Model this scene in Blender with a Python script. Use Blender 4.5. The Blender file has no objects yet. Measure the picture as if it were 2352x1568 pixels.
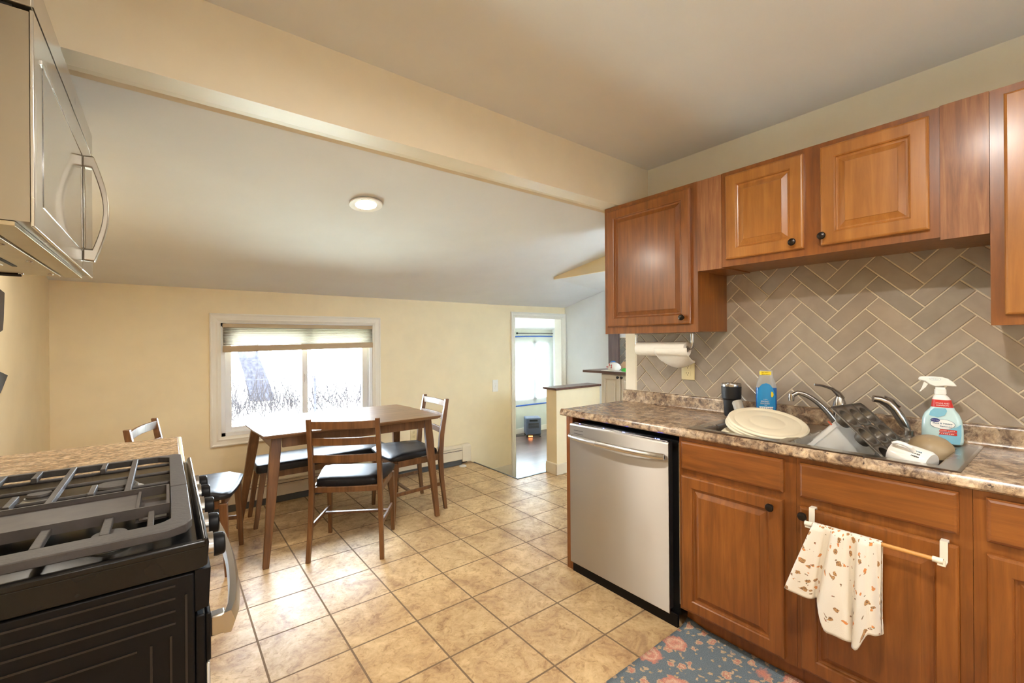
import bpy, bmesh, math, random
from mathutils import Vector, Matrix, Euler
PI = math.pi
random.seed(7)
scene = bpy.context.scene
COL = scene.collection

# ------------------------------------------------------------------ camera
cam_d = bpy.data.cameras.new('camera')
cam = bpy.data.objects.new('camera', cam_d)
COL.objects.link(cam)
cam_d.sensor_width = 36.0
cam_d.lens = 1020.0 / 2352.0 * 36.0
cam_d.clip_start = 0.02
cam_d.clip_end = 300
cam.matrix_world = (Matrix.Translation((0, 0, 1.35)) @ Matrix.Rotation(math.radians(-37.9), 4, 'Z')
                    @ Matrix.Rotation(math.radians(90), 4, 'X') @ Matrix.Rotation(math.radians(-0.43), 4, 'Z'))
scene.camera = cam

# ------------------------------------------------------------------ world, exposure
world = bpy.data.worlds.new('sky')
scene.world = world
world.use_nodes = True
wn = world.node_tree.nodes
wl = world.node_tree.links
bg = wn['Background']
bg.inputs['Color'].default_value = (0.76, 0.88, 1.0, 1)
bg.inputs['Strength'].default_value = 14.5
scene.view_settings.view_transform = 'Standard'
scene.view_settings.look = 'None'
scene.view_settings.gamma = 1.0
scene.view_settings.use_curve_mapping = False
scene.view_settings.exposure = 2.02
try:
    scene.cycles.max_bounces = 10
    scene.cycles.diffuse_bounces = 6
    scene.cycles.transparent_max_bounces = 12
    scene.cycles.sample_clamp_indirect = 6.0
    scene.cycles.caustics_reflective = False
    scene.cycles.caustics_refractive = False
except Exception:
    pass

def portal(name, loc, rot, sx, sy):
    d = bpy.data.lights.new(name, 'AREA')
    d.shape = 'RECTANGLE'; d.size = sx; d.size_y = sy
    d.cycles.is_portal = True
    o = bpy.data.objects.new(name, d); COL.objects.link(o)
    o.location = loc; o.rotation_euler = rot
    return o
portal('daylight_portal', (0.97, 4.40, 1.06), (math.radians(-90), 0, 0), 1.26, 0.92)
portal('daylight_portal', (4.41, 6.36, 0.81), (math.radians(-90), 0, 0), 2.6, 1.1)
portal('daylight_portal', (3.55, 0.93, 1.43), (math.radians(90), 0, 0), 0.9, 0.65)
portal('daylight_portal', (1.0, -2.36, 1.45), (math.radians(90), 0, 0), 1.1, 0.9)

# ------------------------------------------------------------------ materials
def srgb(r, g, b):
    f = lambda v: (v / 255.0 / 12.92) if v <= 10.31 else (((v / 255.0) + 0.055) / 1.055) ** 2.4
    return (f(r), f(g), f(b), 1.0)

class NT:
    def __init__(s, name):
        s.m = bpy.data.materials.new(name); s.m.use_nodes = True
        s.t = s.m.node_tree; s.n = s.t.nodes; s.l = s.t.links
        s.b = s.n['Principled BSDF']; s.out = s.n['Material Output']
    def add(s, typ, **kw):
        nd = s.n.new(typ)
        for k, v in kw.items():
            if k in ('operation', 'blend_type', 'data_type', 'feature', 'wave_type', 'bands_direction', 'offset', 'squash', 'distance', 'wave_profile', 'attribute_name', 'noise_dimensions'):
                setattr(nd, k, v)
            else:
                nd.inputs[k.replace('_', ' ')].default_value = v
        return nd
    def link(s, a, b): s.l.new(a, b)
    def coords(s, scale=(1, 1, 1), loc=(0, 0, 0), rot=(0, 0, 0)):
        tc = s.n.new('ShaderNodeTexCoord'); mp = s.n.new('ShaderNodeMapping')
        mp.inputs['Scale'].default_value = scale; mp.inputs['Location'].default_value = loc
        mp.inputs['Rotation'].default_value = rot
        s.link(tc.outputs['Object'], mp.inputs['Vector'])
        return mp.outputs['Vector']
    def ramp(s, fac, stops):
        r = s.n.new('ShaderNodeValToRGB'); e = r.color_ramp.elements
        while len(e) < len(stops): e.new(0.5)
        for i, (p, c) in enumerate(stops):
            e[i].position = p; e[i].color = c
        s.link(fac, r.inputs['Fac'])
        return r.outputs['Color']
    def mix(s, fac, a, b, blend='MIX'):
        m = s.n.new('ShaderNodeMix'); m.data_type = 'RGBA'; m.blend_type = blend
        for i, v in ((0, fac), (6, a), (7, b)):
            if hasattr(v, 'links') or hasattr(v, 'is_linked'): s.link(v, m.inputs[i])
            else: m.inputs[i].default_value = v
        return m.outputs[2]
    def bump(s, h, strength=0.2, dist=0.01):
        b = s.n.new('ShaderNodeBump'); b.inputs['Strength'].default_value = strength
        b.inputs['Distance'].default_value = dist
        s.link(h, b.inputs['Height']); s.link(b.outputs['Normal'], s.b.inputs['Normal'])
        return b
    def base(s, c):
        if hasattr(c, 'is_linked'): s.link(c, s.b.inputs['Base Color'])
        else: s.b.inputs['Base Color'].default_value = c

def simple(name, col, rough=0.5, metal=0.0, noise=0.0, nscale=20.0, bump=0.0, spec=None, coat=0.0, alpha=None, trans=0.0):
    t = NT(name)
    if noise > 0:
        nz = t.add('ShaderNodeTexNoise', Scale=nscale, Detail=4.0)
        t.link(t.coords(), nz.inputs['Vector'])
        dark = tuple(c * (1 - noise) for c in col[:3]) + (1,)
        lite = tuple(min(1, c * (1 + noise)) for c in col[:3]) + (1,)
        t.base(t.ramp(nz.outputs['Fac'], [(0.3, dark), (0.7, lite)]))
        if bump: t.bump(nz.outputs['Fac'], bump, 0.004)
    else:
        t.base(col)
    t.b.inputs['Roughness'].default_value = rough
    t.b.inputs['Metallic'].default_value = metal
    if spec is not None: t.b.inputs['Specular IOR Level'].default_value = spec
    if coat: t.b.inputs['Coat Weight'].default_value = coat; t.b.inputs['Coat Roughness'].default_value = 0.15
    if trans: t.b.inputs['Transmission Weight'].default_value = trans
    return t.m

def wood(name, c1, c2, c3, rough=0.35, axis='Z', scale=1.0, coat=0.25):
    t = NT(name)
    sc = {'Z': (22, 22, 1.6), 'Y': (22, 1.6, 22), 'X': (1.6, 22, 22)}[axis]
    v = t.coords(tuple(a * scale for a in sc))
    n1 = t.add('ShaderNodeTexNoise', Scale=1.6, Detail=6.0, Roughness=0.6, Distortion=0.6); t.link(v, n1.inputs['Vector'])
    n2 = t.add('ShaderNodeTexNoise', Scale=2.5, Detail=3.0); t.link(t.coords((1.0, 1.0, 1.0)), n2.inputs['Vector'])
    n3 = t.add('ShaderNodeTexNoise', Scale=9.0, Detail=5.0, Roughness=0.8); t.link(v, n3.inputs['Vector'])
    a = t.ramp(n1.outputs['Fac'], [(0.25, c1), (0.5, c2), (0.78, c3)])
    b = t.ramp(n2.outputs['Fac'], [(0.3, (0.72, 0.72, 0.72, 1)), (0.7, (1.15, 1.15, 1.15, 1))])
    c = t.mix(0.8, a, b, 'MULTIPLY')
    d = t.ramp(n3.outputs['Fac'], [(0.3, (0.82, 0.82, 0.82, 1)), (0.6, (1, 1, 1, 1))])
    t.base(t.mix(0.6, c, d, 'MULTIPLY'))
    t.b.inputs['Roughness'].default_value = rough
    t.b.inputs['Coat Weight'].default_value = coat
    t.b.inputs['Coat Roughness'].default_value = 0.2
    t.bump(n3.outputs['Fac'], 0.05, 0.002)
    return t.m

def laminate(name, stretch=(1, 1, 1)):
    t = NT(name)
    v = t.coords(stretch)
    n1 = t.add('ShaderNodeTexNoise', Scale=26.0, Detail=9.0, Roughness=0.75, Distortion=0.5); t.link(v, n1.inputs['Vector'])
    n2 = t.add('ShaderNodeTexNoise', Scale=6.0, Detail=4.0, Roughness=0.6, Distortion=1.0); t.link(v, n2.inputs['Vector'])
    n3 = t.add('ShaderNodeTexNoise', Scale=75.0, Detail=6.0, Roughness=0.7); t.link(v, n3.inputs['Vector'])
    vo = t.add('ShaderNodeTexVoronoi', Scale=42.0); t.link(v, vo.inputs['Vector'])
    a = t.ramp(n1.outputs['Fac'], [(0.30, srgb(70, 62, 60)), (0.41, srgb(132, 114, 100)), (0.50, srgb(188, 168, 144)), (0.60, srgb(224, 208, 182)), (0.75, srgb(242, 232, 212))])
    b = t.ramp(n2.outputs['Fac'], [(0.36, srgb(176, 156, 138)), (0.5, srgb(222, 212, 198)), (0.64, srgb(240, 238, 236))])
    c = t.mix(0.8, a, b, 'MULTIPLY')
    g = t.ramp(vo.outputs['Distance'], [(0.0, srgb(236, 220, 190)), (0.3, srgb(180, 152, 122)), (0.6, srgb(112, 92, 80))])
    c = t.mix(0.25, c, g, 'OVERLAY')
    bl = t.ramp(n3.outputs['Fac'], [(0.34, (0, 0, 0, 1)), (0.39, (1, 1, 1, 1))])
    t.base(t.mix(bl, srgb(62, 54, 52), c))
    t.b.inputs['Roughness'].default_value = 0.26
    return t.m

def steel(name, col, rough=0.32, direction=(2, 2, 160), aniso=0.0):
    t = NT(name)
    nz = t.add('ShaderNodeTexNoise', Scale=3.0, Detail=4.0); t.link(t.coords(direction), nz.inputs['Vector'])
    n2 = t.add('ShaderNodeTexNoise', Scale=2.2, Detail=3.0, Roughness=0.5); t.link(t.coords((2, 2, 0.6)), n2.inputs['Vector'])
    t.base(t.mix(0.25, col, t.ramp(n2.outputs['Fac'], [(0.3, (0.82, 0.80, 0.78, 1)), (0.7, (1, 1, 1, 1))]), 'MULTIPLY'))
    t.b.inputs['Metallic'].default_value = 1.0
    r = t.ramp(n2.outputs['Fac'], [(0.3, (rough * 0.9,) * 3 + (1,)), (0.7, (rough * 1.15,) * 3 + (1,))])
    t.link(r, t.b.inputs['Roughness'])
    if aniso:
        tg = t.n.new('ShaderNodeTangent'); tg.direction_type = 'RADIAL'; tg.axis = 'Z'
        t.link(tg.outputs[0], t.b.inputs['Tangent']); t.b.inputs['Anisotropic'].default_value = aniso
        t.b.inputs['Anisotropic Rotation'].default_value = 0.25
    t.bump(nz.outputs['Fac'], 0.02, 0.001)
    return t.m

def emis(name, col, strength):
    t = NT(name)
    t.b.inputs['Base Color'].default_value = col
    t.b.inputs['Emission Color'].default_value = col
    t.b.inputs['Emission Strength'].default_value = strength
    return t.m

def glasspane(name, tint=(1, 1, 1, 1), gloss=0.06):
    t = NT(name)
    tr = t.n.new('ShaderNodeBsdfTransparent'); tr.inputs['Color'].default_value = tint
    gl = t.n.new('ShaderNodeBsdfGlossy'); gl.inputs['Roughness'].default_value = 0.02
    lw = t.n.new('ShaderNodeFresnel'); lw.inputs['IOR'].default_value = 1.45
    mx = t.n.new('ShaderNodeMixShader')
    t.link(lw.outputs['Fac'], mx.inputs[0]); t.link(tr.outputs[0], mx.inputs[1]); t.link(gl.outputs[0], mx.inputs[2])
    t.link(mx.outputs[0], t.out.inputs['Surface'])
    return t.m

def film(name, col, opacity=0.6, rough=0.5, diff=0.5):
    """thin see-through sheet that scatters some of the light it lets through"""
    t = NT(name)
    tr = t.n.new('ShaderNodeBsdfTransparent')
    tl = t.n.new('ShaderNodeBsdfTranslucent'); tl.inputs['Color'].default_value = col
    df = t.n.new('ShaderNodeBsdfDiffuse'); df.inputs['Color'].default_value = col
    m1 = t.n.new('ShaderNodeMixShader'); m1.inputs[0].default_value = diff
    t.link(tl.outputs[0], m1.inputs[1]); t.link(df.outputs[0], m1.inputs[2])
    m2 = t.n.new('ShaderNodeMixShader'); m2.inputs[0].default_value = opacity
    t.link(tr.outputs[0], m2.inputs[1]); t.link(m1.outputs[0], m2.inputs[2])
    gl = t.n.new('ShaderNodeBsdfGlossy'); gl.inputs['Roughness'].default_value = rough
    m3 = t.n.new('ShaderNodeMixShader'); m3.inputs[0].default_value = 0.05
    t.link(m2.outputs[0], m3.inputs[1]); t.link(gl.outputs[0], m3.inputs[2])
    t.link(m3.outputs[0], t.out.inputs['Surface'])
    return t.m

def floor_tile():
    t = NT('floor_tile')
    v = t.coords((1, 1, 1), (-0.6347 + 0.3164 * 20, -3.253 + 0.3164 * 30, 0))
    br = t.n.new('ShaderNodeTexBrick'); br.offset = 0.0; br.squash = 1.0
    for k, val in (('Scale', 1.0), ('Mortar Size', 0.0045), ('Mortar Smooth', 0.15), ('Brick Width', 0.3164), ('Row Height', 0.3164), ('Bias', 0.0)):
        br.inputs[k].default_value = val
    br.inputs['Color1'].default_value = (0.86, 0.86, 0.86, 1); br.inputs['Color2'].default_value = (1.06, 1.06, 1.06, 1)
    t.link(v, br.inputs['Vector'])
    n1 = t.add('ShaderNodeTexNoise', Scale=5.5, Detail=9.0, Roughness=0.72, Distortion=0.8); t.link(t.coords(), n1.inputs['Vector'])
    n2 = t.add('ShaderNodeTexNoise', Scale=26.0, Detail=8.0, Roughness=0.75, Distortion=1.2); t.link(t.coords(), n2.inputs['Vector'])
    a = t.ramp(n1.outputs['Fac'], [(0.33, srgb(170, 138, 104)), (0.48, srgb(203, 172, 128)), (0.62, srgb(222, 194, 148)), (0.75, srgb(214, 180, 130))])
    b = t.ramp(n2.outputs['Fac'], [(0.36, srgb(176, 152, 132)), (0.46, srgb(238, 230, 220)), (0.6, (1, 1, 1, 1))])
    c = t.mix(0.65, a, b, 'MULTIPLY')
    c = t.mix(0.7, c, br.outputs['Color'], 'MULTIPLY')
    c = t.mix(br.outputs['Fac'], c, srgb(126, 104, 80))
    t.base(c)
    rr = t.ramp(n2.outputs['Fac'], [(0.3, (0.46, 0.46, 0.46, 1)), (0.7, (0.34, 0.34, 0.34, 1))])
    t.b.inputs['Specular IOR Level'].default_value = 0.32
    rr = t.mix(br.outputs['Fac'], rr, (0.8, 0.8, 0.8, 1))
    t.link(rr, t.b.inputs['Roughness'])
    inv = t.add('ShaderNodeMath', operation='SUBTRACT'); inv.inputs[0].default_value = 1.0
    t.link(br.outputs['Fac'], inv.inputs[1])
    ad = t.add('ShaderNodeMath', operation='MULTIPLY_ADD'); ad.inputs[1].default_value = 0.12
    t.link(n1.outputs['Fac'], ad.inputs[0]); t.link(inv.outputs[0], ad.inputs[2])
    t.bump(ad.outputs[0], 0.35, 0.003)
    return t.m

def plank_floor():
    t = NT('dark_plank_floor')
    br = t.n.new('ShaderNodeTexBrick'); br.offset = 0.4
    for k, val in (('Scale', 1.0), ('Mortar Size', 0.002), ('Brick Width', 0.9), ('Row Height', 0.12)):
        br.inputs[k].default_value = val
    br.inputs['Color1'].default_value = srgb(74, 56, 50); br.inputs['Color2'].default_value = srgb(98, 76, 66); br.inputs['Mortar'].default_value = srgb(40, 30, 28)
    t.link(t.coords(), br.inputs['Vector'])
    n1 = t.add('ShaderNodeTexNoise', Scale=3.0, Detail=6.0); t.link(t.coords((3, 30, 3)), n1.inputs['Vector'])
    t.base(t.mix(0.5, br.outputs['Color'], t.ramp(n1.outputs['Fac'], [(0.3, (0.6, 0.6, 0.6, 1)), (0.7, (1.2, 1.2, 1.2, 1))]), 'MULTIPLY'))
    t.b.inputs['Roughness'].default_value = 0.28
    return t.m

def vcol_mat(name, base, rough):
    """base colour varied per tile by a colour attribute"""
    t = NT(name)
    at = t.n.new('ShaderNodeAttribute'); at.attribute_name = 'tone'
    n1 = t.add('ShaderNodeTexNoise', Scale=14.0, Detail=4.0, Distortion=0.7); t.link(t.coords(), n1.inputs['Vector'])
    c = t.mix(1.0, base, at.outputs['Color'], 'MULTIPLY')
    t.base(t.mix(0.6, c, t.ramp(n1.outputs['Fac'], [(0.3, (0.80, 0.79, 0.80, 1)), (0.7, (1.08, 1.06, 1.04, 1))]), 'MULTIPLY'))
    t.b.inputs['Roughness'].default_value = rough
    t.bump(n1.outputs['Fac'], 0.12, 0.004)
    return t.m

def rug_mat():
    t = NT('floral_rug')
    v = t.coords((1, 1, 1))
    nd = t.add('ShaderNodeTexNoise', Scale=48.0, Detail=4.0); t.link(v, nd.inputs['Vector'])
    vm = t.n.new('ShaderNodeVectorMath'); vm.operation = 'MULTIPLY_ADD'
    vm.inputs[1].default_value = (0.045, 0.045, 0.0); t.link(nd.outputs['Color'], vm.inputs[0]); t.link(v, vm.inputs[2])
    c = srgb(112, 124, 132)
    for sc, thr, cols in ((34.0, 0.34, (srgb(190, 160, 120), srgb(196, 176, 160))), (20.0, 0.38, (srgb(206, 172, 142), srgb(196, 128, 112))), (7.5, 0.42, (srgb(204, 136, 118), srgb(222, 180, 154)))):
        vo = t.add('ShaderNodeTexVoronoi', Scale=sc); t.link(vm.outputs[0], vo.inputs['Vector'])
        sep = t.n.new('ShaderNodeSeparateColor'); t.link(vo.outputs['Color'], sep.inputs[0])
        gate = t.add('ShaderNodeMath', operation='GREATER_THAN'); gate.inputs[1].default_value = 0.15
        t.link(sep.outputs[0], gate.inputs[0])
        m = t.ramp(vo.outputs['Distance'], [(thr * 0.85, (1, 1, 1, 1)), (thr, (0, 0, 0, 1))])
        mu = t.add('ShaderNodeMath', operation='MULTIPLY'); t.link(m, mu.inputs[0]); t.link(gate.outputs[0], mu.inputs[1])
        petals = t.ramp(vo.outputs['Distance'], [(0.0, srgb(226, 196, 160)), (thr * 0.3, cols[0]), (thr * 0.55, cols[1]), (thr * 0.8, cols[0])])
        c = t.mix(mu.outputs[0], c, petals)
    wv = t.add('ShaderNodeTexWave', Scale=90.0, Distortion=1.0); t.link(t.coords(), wv.inputs['Vector'])
    n2 = t.add('ShaderNodeTexNoise', Scale=300.0, Detail=2.0); t.link(v, n2.inputs['Vector'])
    w = t.ramp(n2.outputs['Fac'], [(0.35, (0.62, 0.64, 0.66, 1)), (0.65, (1.15, 1.15, 1.12, 1))])
    t.base(t.mix(0.8, c, w, 'MULTIPLY'))
    t.b.inputs['Roughness'].default_value = 0.95
    t.bump(n2.outputs['Fac'], 0.6, 0.003)
    return t.m

def towel_mat():
    t = NT('printed_towel')
    tc = t.n.new('ShaderNodeTexCoord'); mp = t.n.new('ShaderNodeMapping'); mp.inputs['Scale'].default_value = (1, 1, 1)
    t.link(tc.outputs['UV'], mp.inputs['Vector']); v = mp.outputs['Vector']
    nd = t.add('ShaderNodeTexNoise', Scale=26.0, Detail=3.0); t.link(v, nd.inputs['Vector'])
    vm = t.n.new('ShaderNodeVectorMath'); vm.operation = 'MULTIPLY_ADD'
    vm.inputs[1].default_value = (0.06, 0.06, 0.0); t.link(nd.outputs['Color'], vm.inputs[0]); t.link(v, vm.inputs[2])
    c = srgb(226, 218, 204)
    sets = ((10.0, 0.27, 0.30, [(0.0, srgb(120, 78, 48)), (0.35, srgb(196, 150, 96)), (0.55, srgb(92, 60, 44)), (0.8, srgb(214, 176, 124))]),
            (13.0, 0.25, 0.45, [(0.0, srgb(206, 118, 58)), (0.5, srgb(214, 140, 76)), (0.7, srgb(128, 132, 104))]),
            (19.0, 0.20, 0.45, [(0.0, srgb(186, 76, 60)), (0.5, srgb(112, 120, 92)), (0.8, srgb(150, 100, 60))]))
    for sc, thr, gt, cols in sets:
        vo = t.add('ShaderNodeTexVoronoi', Scale=sc); t.link(vm.outputs[0], vo.inputs['Vector'])
        sep = t.n.new('ShaderNodeSeparateColor'); t.link(vo.outputs['Color'], sep.inputs[0])
        gate = t.add('ShaderNodeMath', operation='GREATER_THAN'); gate.inputs[1].default_value = gt
        t.link(sep.outputs[0], gate.inputs[0])
        m = t.ramp(vo.outputs['Distance'], [(thr * 0.9, (1, 1, 1, 1)), (thr, (0, 0, 0, 1))])
        mu = t.add('ShaderNodeMath', operation='MULTIPLY'); t.link(m, mu.inputs[0]); t.link(gate.outputs[0], mu.inputs[1])
        fine = t.add('ShaderNodeTexNoise', Scale=sc * 5, Detail=3.0); t.link(v, fine.inputs['Vector'])
        col = t.ramp(fine.outputs['Fac'], [(0.30 + 0.5 * p, q) for p, q in cols])
        c = t.mix(mu.outputs[0], c, col)
    t.base(c)
    t.b.inputs['Roughness'].default_value = 0.95
    t.b.inputs['Sheen Weight'].default_value = 0.2
    n2 = t.add('ShaderNodeTexNoise', Scale=500.0, Detail=2.0); t.link(t.coords(), n2.inputs['Vector'])
    t.bump(n2.outputs['Fac'], 0.3, 0.002)
    return t.m

M = {}
M['wall'] = simple('cream_paint', srgb(240, 224, 188), 0.75, noise=0.03, nscale=6, bump=0.03)
M['wall_grey'] = simple('grey_green_paint', srgb(205, 210, 200), 0.75, noise=0.02, nscale=6)
M['wall_white'] = simple('white_paint', srgb(232, 234, 234), 0.7, noise=0.02, nscale=6)
M['ceil'] = simple('ceiling_paint', srgb(226, 227, 227), 0.85, noise=0.02, nscale=4)
M['trim'] = simple('white_trim_paint', srgb(238, 233, 220), 0.4, noise=0.015, nscale=10)
M['trimcream'] = simple('cream_trim_paint', srgb(226, 213, 188), 0.45, noise=0.02, nscale=10)
M['vinyl'] = simple('white_vinyl', srgb(240, 242, 244), 0.35)
M['tile'] = floor_tile()
M['plank'] = plank_floor()
M['cherry'] = wood('cherry_cabinet', srgb(112, 63, 24), srgb(136, 79, 30), srgb(158, 96, 40), 0.33)
M['cherry_h'] = wood('cherry_cabinet_cross_grain', srgb(112, 63, 24), srgb(136, 79, 30), srgb(158, 96, 40), 0.33, 'Y')
M['maple'] = wood('stained_maple_cabinet', srgb(142, 88, 36), srgb(168, 108, 48), srgb(186, 128, 62), 0.3, scale=0.6)
M['filler'] = wood('stained_filler_strip', srgb(112, 66, 34), srgb(152, 98, 58), srgb(180, 126, 80), 0.55, scale=1.6)
M['walnut'] = wood('walnut_furniture', srgb(84, 54, 30), srgb(116, 78, 45), srgb(140, 98, 60), 0.40, coat=0.12)
M['walnut_h'] = wood('walnut_tabletop', srgb(88, 62, 42), srgb(122, 90, 62), srgb(148, 112, 80), 0.36, 'X', coat=0.1)
M['darkwood'] = wood('dark_wood_cap', srgb(70, 44, 36), srgb(96, 62, 50), srgb(120, 84, 70), 0.35, 'Y')
M['postwood'] = wood('dark_wood_post', srgb(86, 66, 62), srgb(112, 88, 84), srgb(128, 104, 98), 0.4)
M['leather'] = simple('black_vinyl_upholstery', srgb(30, 29, 32), 0.42, spec=0.30, noise=0.15, nscale=60, bump=0.08)
M['lam'] = laminate('granite_laminate', (1, 1, 1))
M['lam_top'] = laminate('granite_laminate_side_counter', (1.6, 3.2, 1))
M['steel'] = steel('brushed_steel', (0.64, 0.62, 0.60, 1), 0.48, (2, 2, 160), aniso=0.97)
M['steel_h'] = steel('brushed_steel_handle', (0.66, 0.64, 0.61, 1), 0.26, (2, 2, 2))
M['nickel'] = simple('brushed_nickel', (0.42, 0.40, 0.38, 1), 0.24, 1.0)
M['sink'] = steel('sink_steel', (0.50, 0.47, 0.42, 1), 0.28, (100, 2, 2))
M['bronze'] = simple('dark_bronze', srgb(44, 38, 34), 0.28, 0.7)
M['black'] = simple('black_enamel', srgb(14, 13, 15), 0.42, spec=0.18, noise=0.1, nscale=40)
M['rib_highlight'] = simple('black_enamel_rib_highlight', srgb(27, 23, 22), 0.4)  # lighter than the body enamel: highlight on the ribs put into the colour
M['blackmatte'] = simple('black_plastic', srgb(24, 23, 24), 0.5)
M['cast'] = simple('cast_iron', srgb(62, 57, 54), 0.55, noise=0.12, nscale=90, bump=0.25)
M['griddle'] = simple('griddle_iron', srgb(66, 59, 55), 0.5, noise=0.22, nscale=24, bump=0.1)
M['hob'] = simple('cooktop_enamel', srgb(22, 21, 21), 0.24, spec=0.3, noise=0.2, nscale=12)
M['alum'] = simple('burner_aluminium', (0.5, 0.48, 0.45, 1), 0.4, 0.9)
M['microfront'] = simple('glossy_door_glass', srgb(150, 148, 144), 0.05, 0.8, coat=1.0)
M['microsteel'] = steel('microwave_steel', (0.62, 0.60, 0.57, 1), 0.24, (2, 2, 120))
M['microsteel_shaded'] = steel('microwave_steel_shaded', (0.34, 0.29, 0.22, 1), 0.42, (2, 2, 120))  # stainless steel, darkened and browned in colour to stand for shade
M['handle'] = simple('satin_metal_handle', (0.46, 0.42, 0.36, 1), 0.30, 1.0)
M['microunder'] = simple('microwave_underside', srgb(176, 160, 130), 0.38, 0.5, noise=0.06, nscale=14)
M['whiteplastic'] = simple('white_plastic', srgb(240, 238, 232), 0.35)
M['offwhite'] = simple('off_white_metal', srgb(228, 222, 206), 0.4, noise=0.02, nscale=8)
M['almond'] = simple('almond_plastic', srgb(222, 204, 156), 0.35)
M['darkgap'] = simple('dark_gap', srgb(28, 26, 24), 0.7)
M['vinylbase'] = simple('grey_cove_base', srgb(78, 80, 80), 0.5)
M['cream_plastic'] = simple('cream_plastic', srgb(238, 227, 200), 0.38)
M['clearplastic'] = film('cloudy_plastic', (0.95, 0.95, 0.92, 1), 0.84, 0.25, 0.6)
M['tin'] = simple('grey_nonstick', srgb(104, 98, 90), 0.30, 0.7)
M['mug'] = simple('white_ceramic', srgb(236, 232, 226), 0.18)
M['stone'] = simple('beige_stoneware', srgb(168, 146, 112), 0.45, noise=0.04, nscale=14)
M['grout'] = simple('grout', srgb(222, 208, 182), 0.8, noise=0.05, nscale=50)
M['tileglaze'] = vcol_mat('grey_glazed_tile', srgb(168, 154, 138), 0.24)
M['tilegrey'] = vcol_mat('grey_glazed_tile_far', srgb(150, 148, 142), 0.24)
M['paper'] = simple('paper_towel', srgb(244, 238, 228), 0.9, noise=0.02, nscale=200, bump=0.3)
M['glass'] = glasspane('window_glass')
M['plasticsheet'] = film('window_plastic_sheet', (0.95, 0.97, 1.0, 1), 0.85, 0.3, 0.15)
M['tape'] = simple('blue_painters_tape', srgb(40, 92, 190), 0.6)
M['red'] = simple('red_print', srgb(206, 48, 40), 0.45)
M['orange'] = simple('orange_silicone', srgb(222, 92, 58), 0.5)
M['white'] = simple('white_print', srgb(245, 244, 240), 0.5)
M['navy'] = simple('dark_blue_print', srgb(30, 44, 120), 0.5)
M['greytext'] = simple('slate_blue_print', srgb(70, 110, 140), 0.5)
M['blackprint'] = simple('black_print', srgb(25, 25, 28), 0.5)
M['yellow'] = simple('yellow_print', srgb(246, 214, 36), 0.5)
M['birch'] = wood('natural_dowel', srgb(176, 118, 54), srgb(202, 146, 78), srgb(214, 162, 96), 0.35, 'Y')
M['rug'] = rug_mat()
M['towel'] = towel_mat()
M['lamp'] = emis('lamp_glow', (1.0, 0.92, 0.80, 1), 140.0)
M['lamp_fill_side'] = emis('side_fill_glow', (1.0, 0.93, 0.82, 1), 75.0)  # glow of the added fill lamp by the left wall
M['lampk'] = emis('kitchen_lamp_glow', (1.0, 0.96, 0.90, 1), 290.0)
M['lamp_fill_rear'] = emis('rear_fill_glow', (1.0, 0.96, 0.91, 1), 110.0)  # glow of the added fill lamps behind the camera
M['led'] = emis('blue_indicator', (0.08, 0.12, 1.0, 1), 8.0)
M['glow'] = emis('heater_glow', (1.0, 0.25, 0.05, 1), 2.5)

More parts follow.
